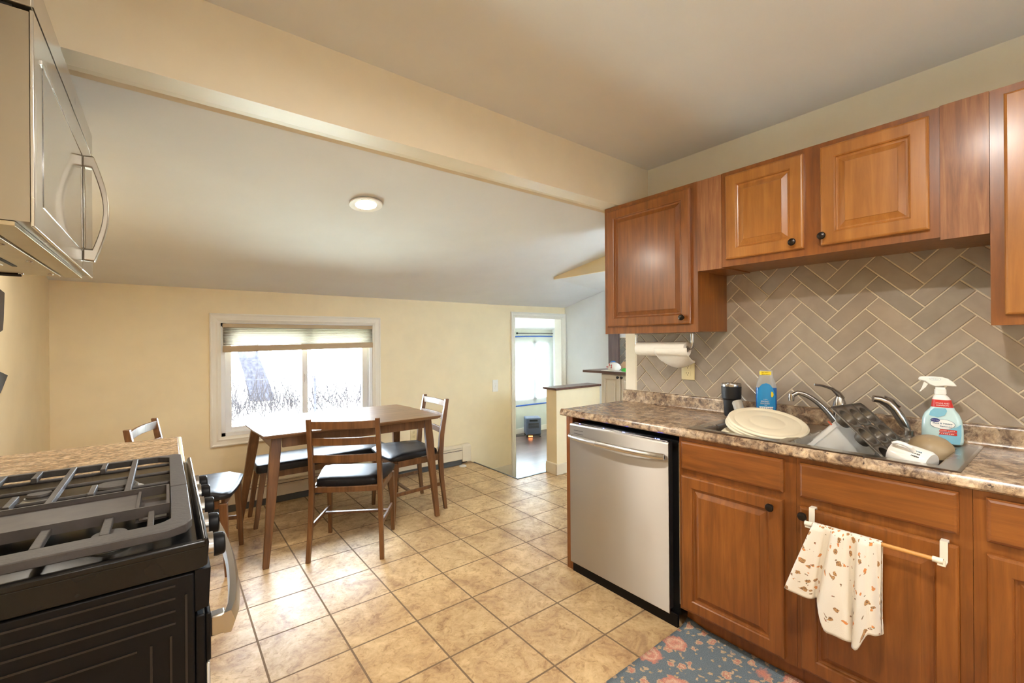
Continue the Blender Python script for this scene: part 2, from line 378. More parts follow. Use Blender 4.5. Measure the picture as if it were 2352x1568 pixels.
# ------------------------------------------------------------------ mesh helpers
class MB:
    def __init__(s): s.bm = bmesh.new()
    def hexa(s, c):
        v = [s.bm.verts.new(p) for p in c]
        for f in ((0, 3, 2, 1), (4, 5, 6, 7), (0, 1, 5, 4), (1, 2, 6, 5), (2, 3, 7, 6), (3, 0, 4, 7)):
            s.bm.faces.new([v[i] for i in f])
    def box(s, x0, x1, y0, y1, z0, z1):
        s.hexa([(x0, y0, z0), (x1, y0, z0), (x1, y1, z0), (x0, y1, z0), (x0, y0, z1), (x1, y0, z1), (x1, y1, z1), (x0, y1, z1)])
        return s
    def bar(s, p0, p1, w, h, up=(0, 0, 1), w1=None, h1=None):
        p0, p1 = Vector(p0), Vector(p1); d = (p1 - p0).normalized(); up = Vector(up)
        a = d.cross(up)
        if a.length < 1e-4: a = d.cross(Vector((1, 0, 0)))
        a.normalize(); b = a.cross(d).normalized()
        w1 = w if w1 is None else w1; h1 = h if h1 is None else h1
        c = []
        for p, ww, hh in ((p0, w, h), (p1, w1, h1)):
            for sa, sb in ((-1, -1), (1, -1), (1, 1), (-1, 1)):
                c.append(p + a * (sa * ww / 2) + b * (sb * hh / 2))
        s.hexa(c); return s
    def tube(s, pts, r, seg=12, cap=True, flat=1.0):
        pts = [Vector(p) for p in pts]; n = len(pts)
        rs = r if isinstance(r, (list, tuple)) else [r] * n
        rings = []; prev = None
        for i, p in enumerate(pts):
            t = (pts[min(i + 1, n - 1)] - pts[max(i - 1, 0)]).normalized()
            if prev is None:
                a = t.cross(Vector((0, 0, 1)))
                if a.length < 1e-3: a = t.cross(Vector((1, 0, 0)))
            else:
                a = prev - t * prev.dot(t)
            a.normalize(); prev = a; b = t.cross(a)
            rings.append([s.bm.verts.new(p + (a * math.cos(2 * PI * k / seg) + b * math.sin(2 * PI * k / seg) * flat) * rs[i]) for k in range(seg)])
        for i in range(n - 1):
            for k in range(seg):
                s.bm.faces.new([rings[i][k], rings[i][(k + 1) % seg], rings[i + 1][(k + 1) % seg], rings[i + 1][k]])
        if cap:
            s.bm.faces.new(rings[0][::-1]); s.bm.faces.new(rings[-1])
        return s
    def lathe(s, prof, mat=None, seg=32, sx=1.0, sy=1.0):
        mat = mat or Matrix.Identity(4); rings = []
        for r, z in prof:
            if r < 1e-6: rings.append([s.bm.verts.new(mat @ Vector((0, 0, z)))])
            else: rings.append([s.bm.verts.new(mat @ Vector((r * sx * math.cos(2 * PI * k / seg), r * sy * math.sin(2 * PI * k / seg), z))) for k in range(seg)])
        for a, b in zip(rings, rings[1:]):
            for k in range(seg):
                q = []
                for vv in (a[k % len(a)], a[(k + 1) % len(a)], b[(k + 1) % len(b)], b[k % len(b)]):
                    if vv not in q: q.append(vv)
                if len(q) > 2: s.bm.faces.new(q)
        return s
    def prism(s, poly, axis, a0, a1, mat=None):
        """poly: 2D points; axis X: (y,z), Y: (x,z), Z: (x,y)"""
        def P(p, a):
            v = {'X': (a, p[0], p[1]), 'Y': (p[0], a, p[1]), 'Z': (p[0], p[1], a)}[axis]
            return (mat @ Vector(v)) if mat else v
        A = [s.bm.verts.new(P(p, a0)) for p in poly]; B = [s.bm.verts.new(P(p, a1)) for p in poly]
        n = len(poly)
        s.bm.faces.new(A[::-1]); s.bm.faces.new(B)
        for i in range(n): s.bm.faces.new([A[i], A[(i + 1) % n], B[(i + 1) % n], B[i]])
        return s
    def quad(s, *pts):
        s.bm.faces.new([s.bm.verts.new(p) for p in pts]); return s
    def loft(s, rings, cap=True):
        R = [[s.bm.verts.new(p) for p in r] for r in rings]; n = len(R[0])
        for a, b in zip(R, R[1:]):
            for k in range(n): s.bm.faces.new([a[k], a[(k + 1) % n], b[(k + 1) % n], b[k]])
        if cap: s.bm.faces.new(R[0][::-1]); s.bm.faces.new(R[-1])
        return s
    def grid(s, fn, nu, nv):
        V = [[s.bm.verts.new(fn(i / nu, j / nv)) for j in range(nv + 1)] for i in range(nu + 1)]
        uv = s.bm.loops.layers.uv.verify()
        for i in range(nu):
            for j in range(nv):
                f = s.bm.faces.new([V[i][j], V[i + 1][j], V[i + 1][j + 1], V[i][j + 1]])
                for lp, (a, b) in zip(f.loops, ((i, j), (i + 1, j), (i + 1, j + 1), (i, j + 1))): lp[uv].uv = (a / nu, b / nv)
        return s
    def build(s, name, mat, parent=None, bevel=0.0, smooth=True, seg=2, subsurf=0, solid=0.0, xf=None, angle=35):
        if xf is not None: bmesh.ops.transform(s.bm, matrix=xf, verts=s.bm.verts)
        bmesh.ops.recalc_face_normals(s.bm, faces=s.bm.faces)
        me = bpy.data.meshes.new(name); s.bm.to_mesh(me); s.bm.free()
        me.materials.append(M[mat] if isinstance(mat, str) else mat)
        o = bpy.data.objects.new(name, me); COL.objects.link(o)
        if smooth:
            for p in me.polygons: p.use_smooth = True
            try: me.set_sharp_from_angle(angle=math.radians(angle))
            except Exception: pass
        if solid:
            md = o.modifiers.new('solid', 'SOLIDIFY'); md.thickness = solid; md.offset = 0
        if bevel:
            md = o.modifiers.new('bevel', 'BEVEL'); md.width = bevel; md.segments = seg; md.limit_method = 'ANGLE'; md.angle_limit = math.radians(30)
        if subsurf:
            md = o.modifiers.new('sub', 'SUBSURF'); md.levels = subsurf; md.render_levels = subsurf
        if parent is not None:
            o.parent = parent
        return o

def tag(o, label=None, cat=None, group=None, kind=None):
    if label: o['label'] = label
    if cat: o['category'] = cat
    if group: o['group'] = group
    if kind: o['kind'] = kind
    return o
def thing(name, label, cat, group=None):
    o = bpy.data.objects.new(name, None); COL.objects.link(o)
    o.empty_display_size = 0.1
    return tag(o, label, cat, group)
def put(root, loc, rotz=0.0):
    root.location = loc; root.rotation_euler = (0, 0, rotz); return root
def struct(mb, name, mat, **kw):
    o = mb.build(name, mat, **kw)
    if kw.get('parent') is None: o['kind'] = 'structure'
    return o
def dup(root, label=None):
    r = root.copy(); COL.objects.link(r)
    if label: r['label'] = label
    for ch in list(root.children):
        c = ch.copy(); COL.objects.link(c); c.parent = r
        for g in list(ch.children):
            d = g.copy(); COL.objects.link(d); d.parent = c
    return r
def rrect(w, h, r, n=5):
    """rounded rectangle outline centred on the origin"""
    out = []
    for cx, cy, a0 in ((w / 2 - r, h / 2 - r, 0), (-w / 2 + r, h / 2 - r, 90), (-w / 2 + r, -h / 2 + r, 180), (w / 2 - r, -h / 2 + r, 270)):
        for k in range(n + 1):
            a = math.radians(a0 + 90 * k / n); out.append((cx + r * math.cos(a), cy + r * math.sin(a)))
    return out
def text(name, body, size, mat, parent, xf, ext=0.0004, align='CENTER', squeeze=1.0):
    cu = bpy.data.curves.new(name, 'FONT'); cu.body = body; cu.size = size; cu.align_x = align; cu.align_y = 'CENTER'; cu.extrude = ext
    cu.resolution_u = 3
    o = bpy.data.objects.new(name, cu); COL.objects.link(o)
    dg = bpy.context.evaluated_depsgraph_get()
    me = bpy.data.meshes.new_from_object(o.evaluated_get(dg))
    bpy.data.objects.remove(o)
    me.transform(xf @ Matrix.Diagonal((squeeze, 1, 1, 1)))
    me.materials.append(M[mat]) if not me.materials else None
    me.materials[0] = M[mat]
    t = bpy.data.objects.new(name, me); COL.objects.link(t); t.parent = parent
    return t
def strokes(mat, parent, xf, w, h=0.0022, n=5):
    """a line of print too small to read, as a row of short strokes"""
    mb = MB(); step = w / n
    for k in range(n):
        x = -w / 2 + step * k; mb.box(x, x + step * (0.55 + 0.3 * ((k * 7) % 3) / 2), -h / 2, h / 2, 0, 0.0003)
    return mb.build('small_print', mat, parent, smooth=False, xf=xf)
def ring_panel(mb, y0, y1, z0, z1, xb, prof):
    """door or drawer front facing -X: prof = [(inset, x)] from the back edge to the centre"""
    rings = []
    for ins, x in prof:
        rings.append([mb.bm.verts.new(p) for p in ((x, y0 + ins, z0 + ins), (x, y1 - ins, z0 + ins), (x, y1 - ins, z1 - ins), (x, y0 + ins, z1 - ins))])
    mb.bm.faces.new(rings[0])
    for a, b in zip(rings, rings[1:]):
        for k in range(4): mb.bm.faces.new([a[k], a[(k + 1) % 4], b[(k + 1) % 4], b[k]])
    mb.bm.faces.new(rings[-1])
def raised_door(name, mat, parent, y0, y1, z0, z1, xf, fr=0.055, th=0.02):
    mb = MB()
    ring_panel(mb, y0, y1, z0, z1, xf, [(0, xf + th), (0, xf + 0.006), (0.003, xf + 0.002), (0.008, xf), (fr - 0.006, xf), (fr - 0.002, xf + 0.004), (fr, xf + 0.010), (fr + 0.004, xf + 0.012), (fr + 0.009, xf + 0.012), (fr + 0.030, xf + 0.003), (fr + 0.031, xf + 0.001)])
    return mb.build(name, mat, parent, smooth=False)
def slab_front(name, mat, parent, y0, y1, z0, z1, xf, th=0.02):
    mb = MB()
    ring_panel(mb, y0, y1, z0, z1, xf, [(0, xf + th), (0, xf + 0.008), (0.004, xf + 0.003), (0.010, xf)])
    return mb.build(name, mat, parent, smooth=False)
def knob(parent, x, y, z, r=0.016):
    mb = MB(); m = Matrix.Translation((x, y, z)) @ Matrix.Rotation(-PI / 2, 4, 'Y')
    mb.lathe([(0, 0), (r * 0.5, 0), (r * 0.38, 0.010), (r * 0.9, 0.016), (r, 0.021), (r * 0.85, 0.026), (r * 0.4, 0.029), (0, 0.0295)], m, 20)
    return mb.build('knob', 'bronze', parent)

# ------------------------------------------------------------------ room shell
XW, YW, XL, YB = 2.49, 4.26, -0.62, -2.2
ZC, ZL = 2.46, -0.30
struct(MB().box(XL - 0.1, 2.71, YB - 0.1, YW + 0.0, -0.35, 0.0).box(2.71, 4.22, 1.0, 3.41, -0.35, 0.0), 'floor', 'tile', smooth=False)
struct(MB().box(2.711, 4.22, 3.411, 4.38, -0.36, ZL).box(2.9, 5.9, 4.381, 6.3, -0.36, ZL), 'floor_lower', 'plank', smooth=False)
# metal edge strip where the tile floor ends
struct(MB().box(2.705, 2.722, 3.40, 4.20, -0.02, 0.004).box(2.722, 3.10, 3.40, 3.42, -0.02, 0.004), 'trim_1', 'vinylbase')
# flat ceiling, header beam, sloped ceiling
struct(MB().box(XL - 0.1, XW + 0.12, YB - 0.1, 1.78, ZC, ZC + 0.1), 'ceiling', 'ceil', smooth=False)
mb = MB()
zb = 2.178
mb.prism([(1.74, ZC + 0.02), (1.74, zb), (1.835, zb), (1.85, zb + 0.006), (1.875, zb + 0.004), (1.893, zb - 0.004), (1.91, zb + 0.004), (1.92, zb + 0.02), (1.94, ZC + 0.02)], 'X', XL - 0.1, 4.3)
struct(mb, 'wall_header', 'trimcream', smooth=False)
mb = MB()
zs = lambda y: 1.787 + (YW - y) * 0.1675
mb.prism([(1.90, zs(1.90)), (YW + 0.1, zs(YW + 0.1)), (YW + 0.1, 2.6), (1.90, 2.6)], 'X', XL - 0.1, 2.98)
struct(mb, 'ceiling_sloped', 'ceil', smooth=False)
mb = MB()
mb.quad((2.972, 3.15, zs(3.15) - 0.003), (4.22, 3.60, 1.955), (4.22, 4.30, 1.79), (2.972, 4.30, zs(4.30) - 0.003))
mb.quad((2.98, 3.15, 1.958), (4.22, 3.60, 1.955), (4.22, 1.0, 1.955), (2.98, 1.0, 1.948))
mb.box(2.60, 2.98, 1.0, 1.75, 2.4, 2.5)
struct(mb, 'ceiling_side', 'ceil', smooth=False)
struct(MB().box(2.60, 4.34, 0.90, 4.40, 2.601, 2.66), 'ceiling_sky_block', 'ceil', smooth=False)  # unseen cap added to block sky light leaking in at the ceiling seam
struct(MB().box(2.979, 3.0, 1.0, 3.16, 1.95, 2.55), 'ceiling_step', 'wall', smooth=False)
# left wall
struct(MB().box(XL - 0.1, XL, YB, YW + 0.1, 0, 2.56), 'wall_left', 'wall', smooth=False)
# window wall with window and doorway openings
wx0, wx1, wz0, wz1 = 0.345, 1.588, 0.60, 1.518
dx0, dx1, dz1 = 3.353, 4.157, 1.652
mb = MB()
mb.box(XL - 0.1, wx0, YW, YW + 0.12, ZL, 2.56).box(wx0, wx1, YW, YW + 0.12, ZL, wz0).box(wx0, wx1, YW, YW + 0.12, wz1, 2.56)
mb.box(wx1, dx0, YW, YW + 0.12, ZL, 2.56).box(dx0, dx1, YW, YW + 0.12, dz1, 2.56).box(dx1, 5.9, YW, YW + 0.12, ZL, 2.56)
struct(mb, 'wall_back', 'wall', smooth=False)
# right kitchen wall (ends in a painted corner) and the wall beyond it
struct(MB().box(XW, XW + 0.12, YB, 1.925, 0, ZC), 'wall_right', simple('pale_kitchen_paint', srgb(226, 220, 204), 0.75, noise=0.02, nscale=6), smooth=False)
struct(MB().box(4.22, 4.32, 0.95, 4.26, ZL, 2.60), 'wall_side', 'wall_white', smooth=False)
struct(MB().box(XW + 0.12, 3.10, 0.95, 1.0, 0, 2.5).box(4.00, 4.22, 0.95, 1.0, 0, 2.5).box(3.10, 4.00, 0.95, 1.0, 0, 1.1).box(3.10, 4.00, 0.95, 1.0, 1.75, 2.5), 'wall_partition', 'wall_white', smooth=False)
win4 = struct(MB(), 'window_fill_side', 'trim')  # unseen window added to brighten the side kitchen
MB().box(3.10, 3.14, 0.95, 1.0, 1.1, 1.75).box(3.96, 4.00, 0.95, 1.0, 1.1, 1.75).box(3.14, 3.96, 0.95, 1.0, 1.1, 1.14).box(3.14, 3.96, 0.95, 1.0, 1.71, 1.75).build('window_frame', 'vinyl', win4, smooth=False)
MB().quad((3.14, 0.985, 1.14), (3.96, 0.985, 1.14), (3.96, 0.985, 1.71), (3.14, 0.985, 1.71)).build('fill_window_film', film('side_fill_film', (0.70, 0.74, 0.80, 1), 1.0, 0.6, 0.3), win4, smooth=False)  # translucent film that dims the added side window
# rear wall behind the camera with an added fill window
rx0, rx1, rz0, rz1 = 0.45, 1.55, 1.00, 1.90
mb = MB().box(XL, rx0, YB - 0.12, YB, 0, 2.5).box(rx1, XW, YB - 0.12, YB, 0, 2.5).box(rx0, rx1, YB - 0.12, YB, 0, rz0).box(rx0, rx1, YB - 0.12, YB, rz1, 2.5)
struct(mb, 'wall_front', 'wall', smooth=False)
# tile-free cream corner strip where the backsplash stops
struct(MB().box(XW - 0.004, XW, 1.845, 1.925, 0.94, 2.17), 'trim_2', 'trimcream')
# far room
fx0, fx1, fz0, fz1 = 3.10, 5.72, 0.26, 1.36
mb = MB().box(2.8, fx0, 6.2, 6.32, ZL, 2.5).box(fx1, 5.9, 6.2, 6.32, ZL, 2.5).box(fx0, fx1, 6.2, 6.32, ZL, fz0).box(fx0, fx1, 6.2, 6.32, fz1, 2.5)
struct(mb, 'wall_far', 'wall_grey', smooth=False)
struct(MB().box(5.80, 5.9, 4.38, 6.2, ZL, 2.5), 'wall_far_right', 'wall_white', smooth=False)
struct(MB().box(2.8, 2.9, 4.38, 6.2, ZL, 2.5), 'wall_far_left', 'wall_white', smooth=False)
struct(MB().prism([(6.2, 1.565), (6.2, 2.5), (4.38, 2.5), (4.38, 2.12)], 'X', 2.8, 5.9), 'ceiling_far', 'ceil', smooth=False)
struct(MB().box(2.9, 5.8, 6.185, 6.2, ZL, -0.205), 'baseboard_far', 'trim', bevel=0.004)
# baseboards
struct(MB().box(2.72, 3.293, YW - 0.014, YW, ZL, -0.135), 'baseboard_back', 'trimcream', bevel=0.005)
struct(MB().box(-0.60, 2.66, YW - 0.006, YW, 0, 0.05), 'baseboard_window', 'vinylbase')

# casing helper: stepped profile round an opening in a Y-facing wall
def casing(mb, x0, x1, z0, z1, w, yf, bottom=True):
    prof = [(0.0, 0.0), (0.0, 0.020), (w * 0.12, 0.024), (w * 0.25, 0.019), (w * 0.55, 0.016), (w * 0.7, 0.019), (w * 0.85, 0.012), (w, 0.009), (w, 0.0)]
    def corner(o):
        return [(x0 - (w - o), z0 - (w - o) if bottom else z0), (x0 - (w - o), z1 + (w - o)), (x1 + (w - o), z1 + (w - o)), (x1 + (w - o), z0 - (w - o) if bottom else z0)]
    rings = [[mb.bm.verts.new((p[0], yf - d, p[1])) for p in corner(o)] for o, d in prof]
    idx = [(0, 1), (1, 2), (2, 3)] + ([(3, 0)] if bottom else [])
    for a, b in zip(rings, rings[1:]):
        for i, j in idx: mb.bm.faces.new([a[i], a[j], b[j], b[i]])

# dining window: casing, vinyl frame, sliding sashes
win = struct(MB(), 'window_1', 'trim')
mb = MB(); casing(mb, wx0, wx1, wz0, wz1, 0.075, YW)
mb.build('window_casing', 'trim', win, smooth=False)
mb = MB().box(wx0, wx0 + 0.03, YW + 0.0, YW + 0.11, wz0, wz1).box(wx1 - 0.03, wx1, YW, YW + 0.11, wz0, wz1).box(wx0, wx1, YW, YW + 0.11, wz0, wz0 + 0.03).box(wx0, wx1, YW, YW + 0.11, wz1 - 0.03, wz1)
mb.build('window_frame', 'vinyl', win, bevel=0.002)
xm = 0.985
def sash(x0, x1, y, name='window_sash'):
    m_ = MB(); w = 0.046
    m_.box(x0, x0 + w, y, y + 0.03, wz0 + 0.03, wz1 - 0.03).box(x1 - w, x1, y, y + 0.03, wz0 + 0.03, wz1 - 0.03)
    m_.box(x0 + w, x1 - w, y, y + 0.03, wz0 + 0.03, wz0 + 0.065).box(x0 + w, x1 - w, y, y + 0.03, wz1 - 0.065, wz1 - 0.03)
    s_ = m_.build(name, 'vinyl', win, bevel=0.002)
    MB().box(x0 + w, x1 - w, y + 0.012, y + 0.016, wz0 + 0.065, wz1 - 0.065).build('window_pane', 'glass', s_, smooth=False)
    return s_
sl = sash(wx0 + 0.03, xm + 0.02, YW + 0.035)
sash(xm - 0.02, wx1 - 0.03, YW + 0.07)
MB().box(xm - 0.008, xm + 0.006, YW + 0.022, YW + 0.036, 1.00, 1.075).build('window_latch', 'vinyl', win, bevel=0.003)
# far-room window, its hidden left part widened to let in more daylight
win2 = struct(MB(), 'window_2', 'trim')
mb = MB()
for a, b in ((fx0, fx0 + 0.05), (3.9, 3.99), (5.30, 5.39), (fx1 - 0.05, fx1)): mb.box(a, b, 6.20, 6.27, fz0, fz1)
mb.box(fx0, fx1, 6.20, 6.27, fz0, fz0 + 0.05).box(fx0, fx1, 6.20, 6.27, fz1 - 0.05, fz1)
mb.build('window_frame', 'vinyl', win2, smooth=False)
MB().box(fx0 + 0.05, fx1 - 0.05, 6.235, 6.24, fz0 + 0.05, fz1 - 0.05).build('window_pane', 'glass', win2, smooth=False)
# unseen rear window, added as daylight fill for the kitchen
win3 = struct(MB(), 'window_fill_rear', 'trim')
MB().box(rx0, rx0 + 0.05, YB - 0.1, YB, rz0, rz1).box(rx1 - 0.05, rx1, YB - 0.1, YB, rz0, rz1).box(rx0, rx1, YB - 0.1, YB, rz0, rz0 + 0.05).box(rx0, rx1, YB - 0.1, YB, rz1 - 0.05, rz1).box((rx0 + rx1) / 2 - 0.025, (rx0 + rx1) / 2 + 0.025, YB - 0.1, YB, rz0, rz1).build('window_frame', 'vinyl', win3, smooth=False)
MB().box(rx0 + 0.05, rx1 - 0.05, YB - 0.06, YB - 0.055, rz0 + 0.05, rz1 - 0.05).build('window_pane', 'glass', win3, smooth=False)
MB().quad((rx0 + 0.05, YB - 0.02, rz0 + 0.05), (rx1 - 0.05, YB - 0.02, rz0 + 0.05), (rx1 - 0.05, YB - 0.02, rz1 - 0.05), (rx0 + 0.05, YB - 0.02, rz1 - 0.05)).build('fill_window_film', film('rear_fill_film', (0.72, 0.74, 0.78, 1), 1.0, 0.6, 0.3), win3, smooth=False)  # translucent film added to weaken the rear daylight fill
# doorway casing and jamb
dr = struct(MB(), 'door_1', 'trim')
mb = MB(); casing(mb, dx0, dx1, ZL, dz1, 0.060, YW, bottom=False)
mb.build('door_casing', 'trim', dr, smooth=False)
MB().box(dx0 - 0.001, dx0 + 0.012, YW - 0.002, YW + 0.122, ZL, dz1).box(dx1 - 0.012, dx1 + 0.001, YW - 0.002, YW + 0.122, ZL, dz1).box(dx0, dx1, YW - 0.002, YW + 0.122, dz1 - 0.012, dz1 + 0.001).build('door_jamb', 'trim', dr, smooth=False)

# half wall with dark wood cap and its baseboard
struct(MB().box(3.105, 3.76, 3.265, 3.415, ZL, 0.855), 'wall_half', 'wall', smooth=False)
struct(MB().box(3.075, 3.758, 3.240, 3.440, 0.856, 0.878), 'trim_3', 'darkwood', bevel=0.004)
struct(MB().prism([(3.090, 0), (3.090, 0.095), (3.096, 0.11), (3.105, 0.115), (3.105, 0)], 'Y', 3.252, 3.418).box(3.090, 3.755, 3.250, 3.265, 0, 0.105), 'baseboard_half', 'trimcream', bevel=0.003)
# dark wood board on the side wall
struct(MB().box(4.195, 4.22, 3.352, 3.505, 1.022, 1.955), 'trim_4', 'postwood', bevel=0.003)

# ------------------------------------------------------------------ herringbone backsplash
def herringbone(name, mat, x, y0, y1, z0, z1, w, L, origin, gap=0.0052, label_mat='grout', parent=None):
    bm = bmesh.new(); lay = bm.loops.layers.color.new('tone')
    r2 = math.sqrt(0.5)
    def P(a, b, d):
        h, z = (a * r2 - b * r2), (-a * r2 - b * r2)
        return Vector((x - d, origin[0] - h, origin[1] + z))
    g = gap / 2
    N = 26
    for i in range(-N, N):
        for j in range(-10, 10):
            ox = i * w + j * L; oy = i * w - j * L
            for (ax, ay, bx, by) in ((ox, oy, ox + L, oy + w), (ox + L, oy + w - L, ox + L + w, oy + w)):
                ay -= w; by -= w
                c = [P(ax + g, ay + g, 0), P(bx - g, ay + g, 0), P(bx - g, by - g, 0), P(ax + g, by - g, 0)]
                if max(q.y for q in c) < y0 or min(q.y for q in c) > y1 or max(q.z for q in c) < z0 or min(q.z for q in c) > z1: continue
                e = 0.0022
                t_ = [P(ax + g + e, ay + g + e, 0.0035), P(bx - g - e, ay + g + e, 0.0035), P(bx - g - e, by - g - e, 0.0035), P(ax + g + e, by - g - e, 0.0035)]
                c2 = [q + Vector((-0.0022, 0, 0)) for q in c]
                V0 = [bm.verts.new(q) for q in c]; V1 = [bm.verts.new(q) for q in c2]; V2 = [bm.verts.new(q) for q in t_]
                k_ = random.uniform(0.93, 1.05); wv = random.uniform(-0.02, 0.02)
                fs = [bm.faces.new(V2)]
                for k in range(4):
                    fs.append(bm.faces.new([V0[k], V0[(k + 1) % 4], V1[(k + 1) % 4], V1[k]]))
                    fs.append(bm.faces.new([V1[k], V1[(k + 1) % 4], V2[(k + 1) % 4], V2[k]]))
                for f in fs:
                    for lp in f.loops: lp[lay] = (k_ + wv, k_, k_ - wv, 1)
    for co, no in (((x, y0, 0), (0, -1, 0)), ((x, y1, 0), (0, 1, 0)), ((x, 0, z0), (0, 0, -1)), ((x, 0, z1), (0, 0, 1))):
        bmesh.ops.bisect_plane(bm, geom=bm.verts[:] + bm.edges[:] + bm.faces[:], plane_co=co, plane_no=no, clear_outer=True)
    bmesh.ops.recalc_face_normals(bm, faces=bm.faces)
    me = bpy.data.meshes.new(name); bm.to_mesh(me); bm.free(); me.materials.append(M[mat])
    o = bpy.data.objects.new(name, me); COL.objects.link(o)
    if parent: o.parent = parent
    return o
bs = MB().box(XW - 0.003, XW, -2.1, 1.845, 0.94, 1.72).build('wall_backsplash', 'grout', smooth=False)
bs['kind'] = 'structure'
herringbone('wall_tile', 'tileglaze', XW - 0.003, -1.2, 1.832, 1.02, 1.715, 0.068, 0.2135, (0.902, 1.582), parent=bs)
bs2 = MB().box(4.217, 4.22, 1.6, 3.352, 1.02, 1.387).build('wall_backsplash_side', 'grout', smooth=False)
bs2['kind'] = 'structure'
herringbone('wall_tile', 'tilegrey', 4.217, 2.6, 3.345, 1.02, 1.38, 0.068, 0.2135, (3.0, 1.2), parent=bs2)

# ------------------------------------------------------------------ base cabinets, worktop
FX = 1.89      # face-frame plane; doors stand 2 cm proud
def carcass(parent, y0, y1, mat, z0=0.10, z1=0.900, stiles=(), x1=2.488, rails=(), side=True):
    mb = MB()
    for a, b in [(y0, y0 + 0.046), (y1 - 0.046, y1)] + list(stiles): mb.box(FX, FX + 0.019, a, b, z0, z1)
    for a, b in [(z0, z0 + 0.03), (z1 - 0.025, z1)] + list(rails): mb.box(FX, FX + 0.018, y0 + 0.046, y1 - 0.046, a, b)
    mb.build('face_frame', mat, parent, smooth=False)
    mb = MB().box(FX + 0.02, x1, y0 + 0.001, y0 + 0.016, z0, 0.772).box(FX + 0.02, x1, y1 - 0.016, y1 - 0.001, z0, 0.772).box(FX + 0.02, x1, y0 + 0.017, y1 - 0.017, z0, z0 + 0.015)
    mb.build('carcass', mat, parent, smooth=False)
    MB().box(1.950, 1.965, y0, y1, 0.0, z0 - 0.001).build('toe_kick', mat, parent, smooth=False)

c = thing('base_cabinet', 'cherry base cabinet with one drawer and one door, between dishwasher and towel', 'cabinet')
carcass(c, 0.672, 1.160, 'cherry', rails=[(0.712, 0.770)])
slab_front('drawer', 'cherry_h', c, 0.713, 1.143, 0.758, 0.886, FX - 0.02)
d = raised_door('door', 'cherry', c, 0.713, 1.143, 0.115, 0.730, FX - 0.02)
knob(d, FX - 0.02, 0.753, 0.695)

c = thing('base_cabinet', 'wide cherry sink cabinet with the towel bar hooked over its door', 'cabinet')
carcass(c, 0.203, 0.671, 'cherry', rails=[(0.712, 0.770)])
slab_front('drawer', 'cherry_h', c, 0.231, 0.656, 0.758, 0.886, FX - 0.02)
d = raised_door('door', 'cherry', c, 0.231, 0.656, 0.115, 0.724, FX - 0.02, th=0.0145)
knob(d, FX - 0.02, 0.640, 0.695)

c = thing('base_cabinet', 'cherry base cabinet cut off by the right picture edge, below the bare worktop', 'cabinet')
carcass(c, -0.35, 0.202, 'cherry', rails=[(0.712, 0.770)])
slab_front('drawer', 'cherry_h', c, -0.32, 0.174, 0.758, 0.886, FX - 0.02)
d = raised_door('door', 'cherry', c, -0.32, 0.174, 0.115, 0.724, FX - 0.02)
knob(d, FX - 0.02, -0.28, 0.695)

# end panel beside the dishwasher
p = thing('end_panel', 'thin cherry end panel closing the left side of the dishwasher', 'panel')
MB().box(FX, 2.488, 1.875, 1.903, 0.0, 0.900).build('panel', 'cherry', p, bevel=0.001)
MB().box(FX + 0.001, FX + 0.02, 1.853, 1.8745, 0.0, 0.900).build('stile', 'cherry', p, smooth=False)

# dishwasher
t = thing('dishwasher', 'stainless steel dishwasher with curved bar handle under the worktop end', 'dishwasher')
dxf = 1.853
mb = MB().prism([(dxf, 0.072), (dxf, 0.862), (dxf + 0.004, 0.870), (dxf + 0.008, 0.872), (dxf + 0.008, 0.068), (dxf + 0.003, 0.068)], 'Y', 1.195, 1.838)
door = mb.build('door', 'steel', t, smooth=False)
MB().box(dxf + 0.0085, dxf + 0.040, 1.197, 1.836, 0.085, 0.869).build('door_core', 'blackmatte', door, bevel=0.003)
MB().box(dxf + 0.009, dxf + 0.036, 1.205, 1.830, 0.8695, 0.874).build('control_strip', 'steel', door)
for yy in (1.775, 1.600, 1.470, 1.462, 1.275, 1.262, 1.255):
    MB().box(dxf + 0.016, dxf + 0.020, yy - 0.002, yy + 0.002, 0.8742, 0.8755).build('indicator_light', 'led', door, smooth=False)
mb = MB()
for zz in (0.836, 0.818): mb.box(dxf - 0.0006, dxf + 0.001, 1.735, 1.805, zz, zz + 0.0022)
mb.build('vent_slot', 'darkgap', door, smooth=False)
n = 17; pts = []
for i in range(n):
    u = i / (n - 1); pts.append((dxf - 0.012 - 0.032 * math.sin(PI * u) ** 0.6, 1.832 - 0.622 * u, 0.800))
mb = MB(); rings = []
for (x, y, z) in pts:
    rings.append([(x - 0.006, y, z - 0.012), (x + 0.004, y, z - 0.016), (x + 0.007, y, z), (x + 0.004, y, z + 0.016), (x - 0.006, y, z + 0.012), (x - 0.010, y, z)])
mb.loft(rings); mb.build('handle', 'steel_h', t, angle=50)
for yy in (1.815, 1.210): MB().box(dxf - 0.014, dxf - 0.001, yy, yy + 0.016, 0.788, 0.812).build('handle_mount', 'steel_h', t, bevel=0.002)
MB().box(FX + 0.05, 2.45, 1.19, 1.84, 0.03, 0.868).build('tub', 'blackmatte', t, bevel=0.003)
MB().box(FX - 0.006, FX + 0.010, 1.172, 1.850, 0.0, 0.062).build('toe_plate', 'black', t, bevel=0.002)
MB().box(FX + 0.041, FX + 0.0495, 1.176, 1.189, 0.09, 0.86).build('insulation_strip', 'offwhite', t)

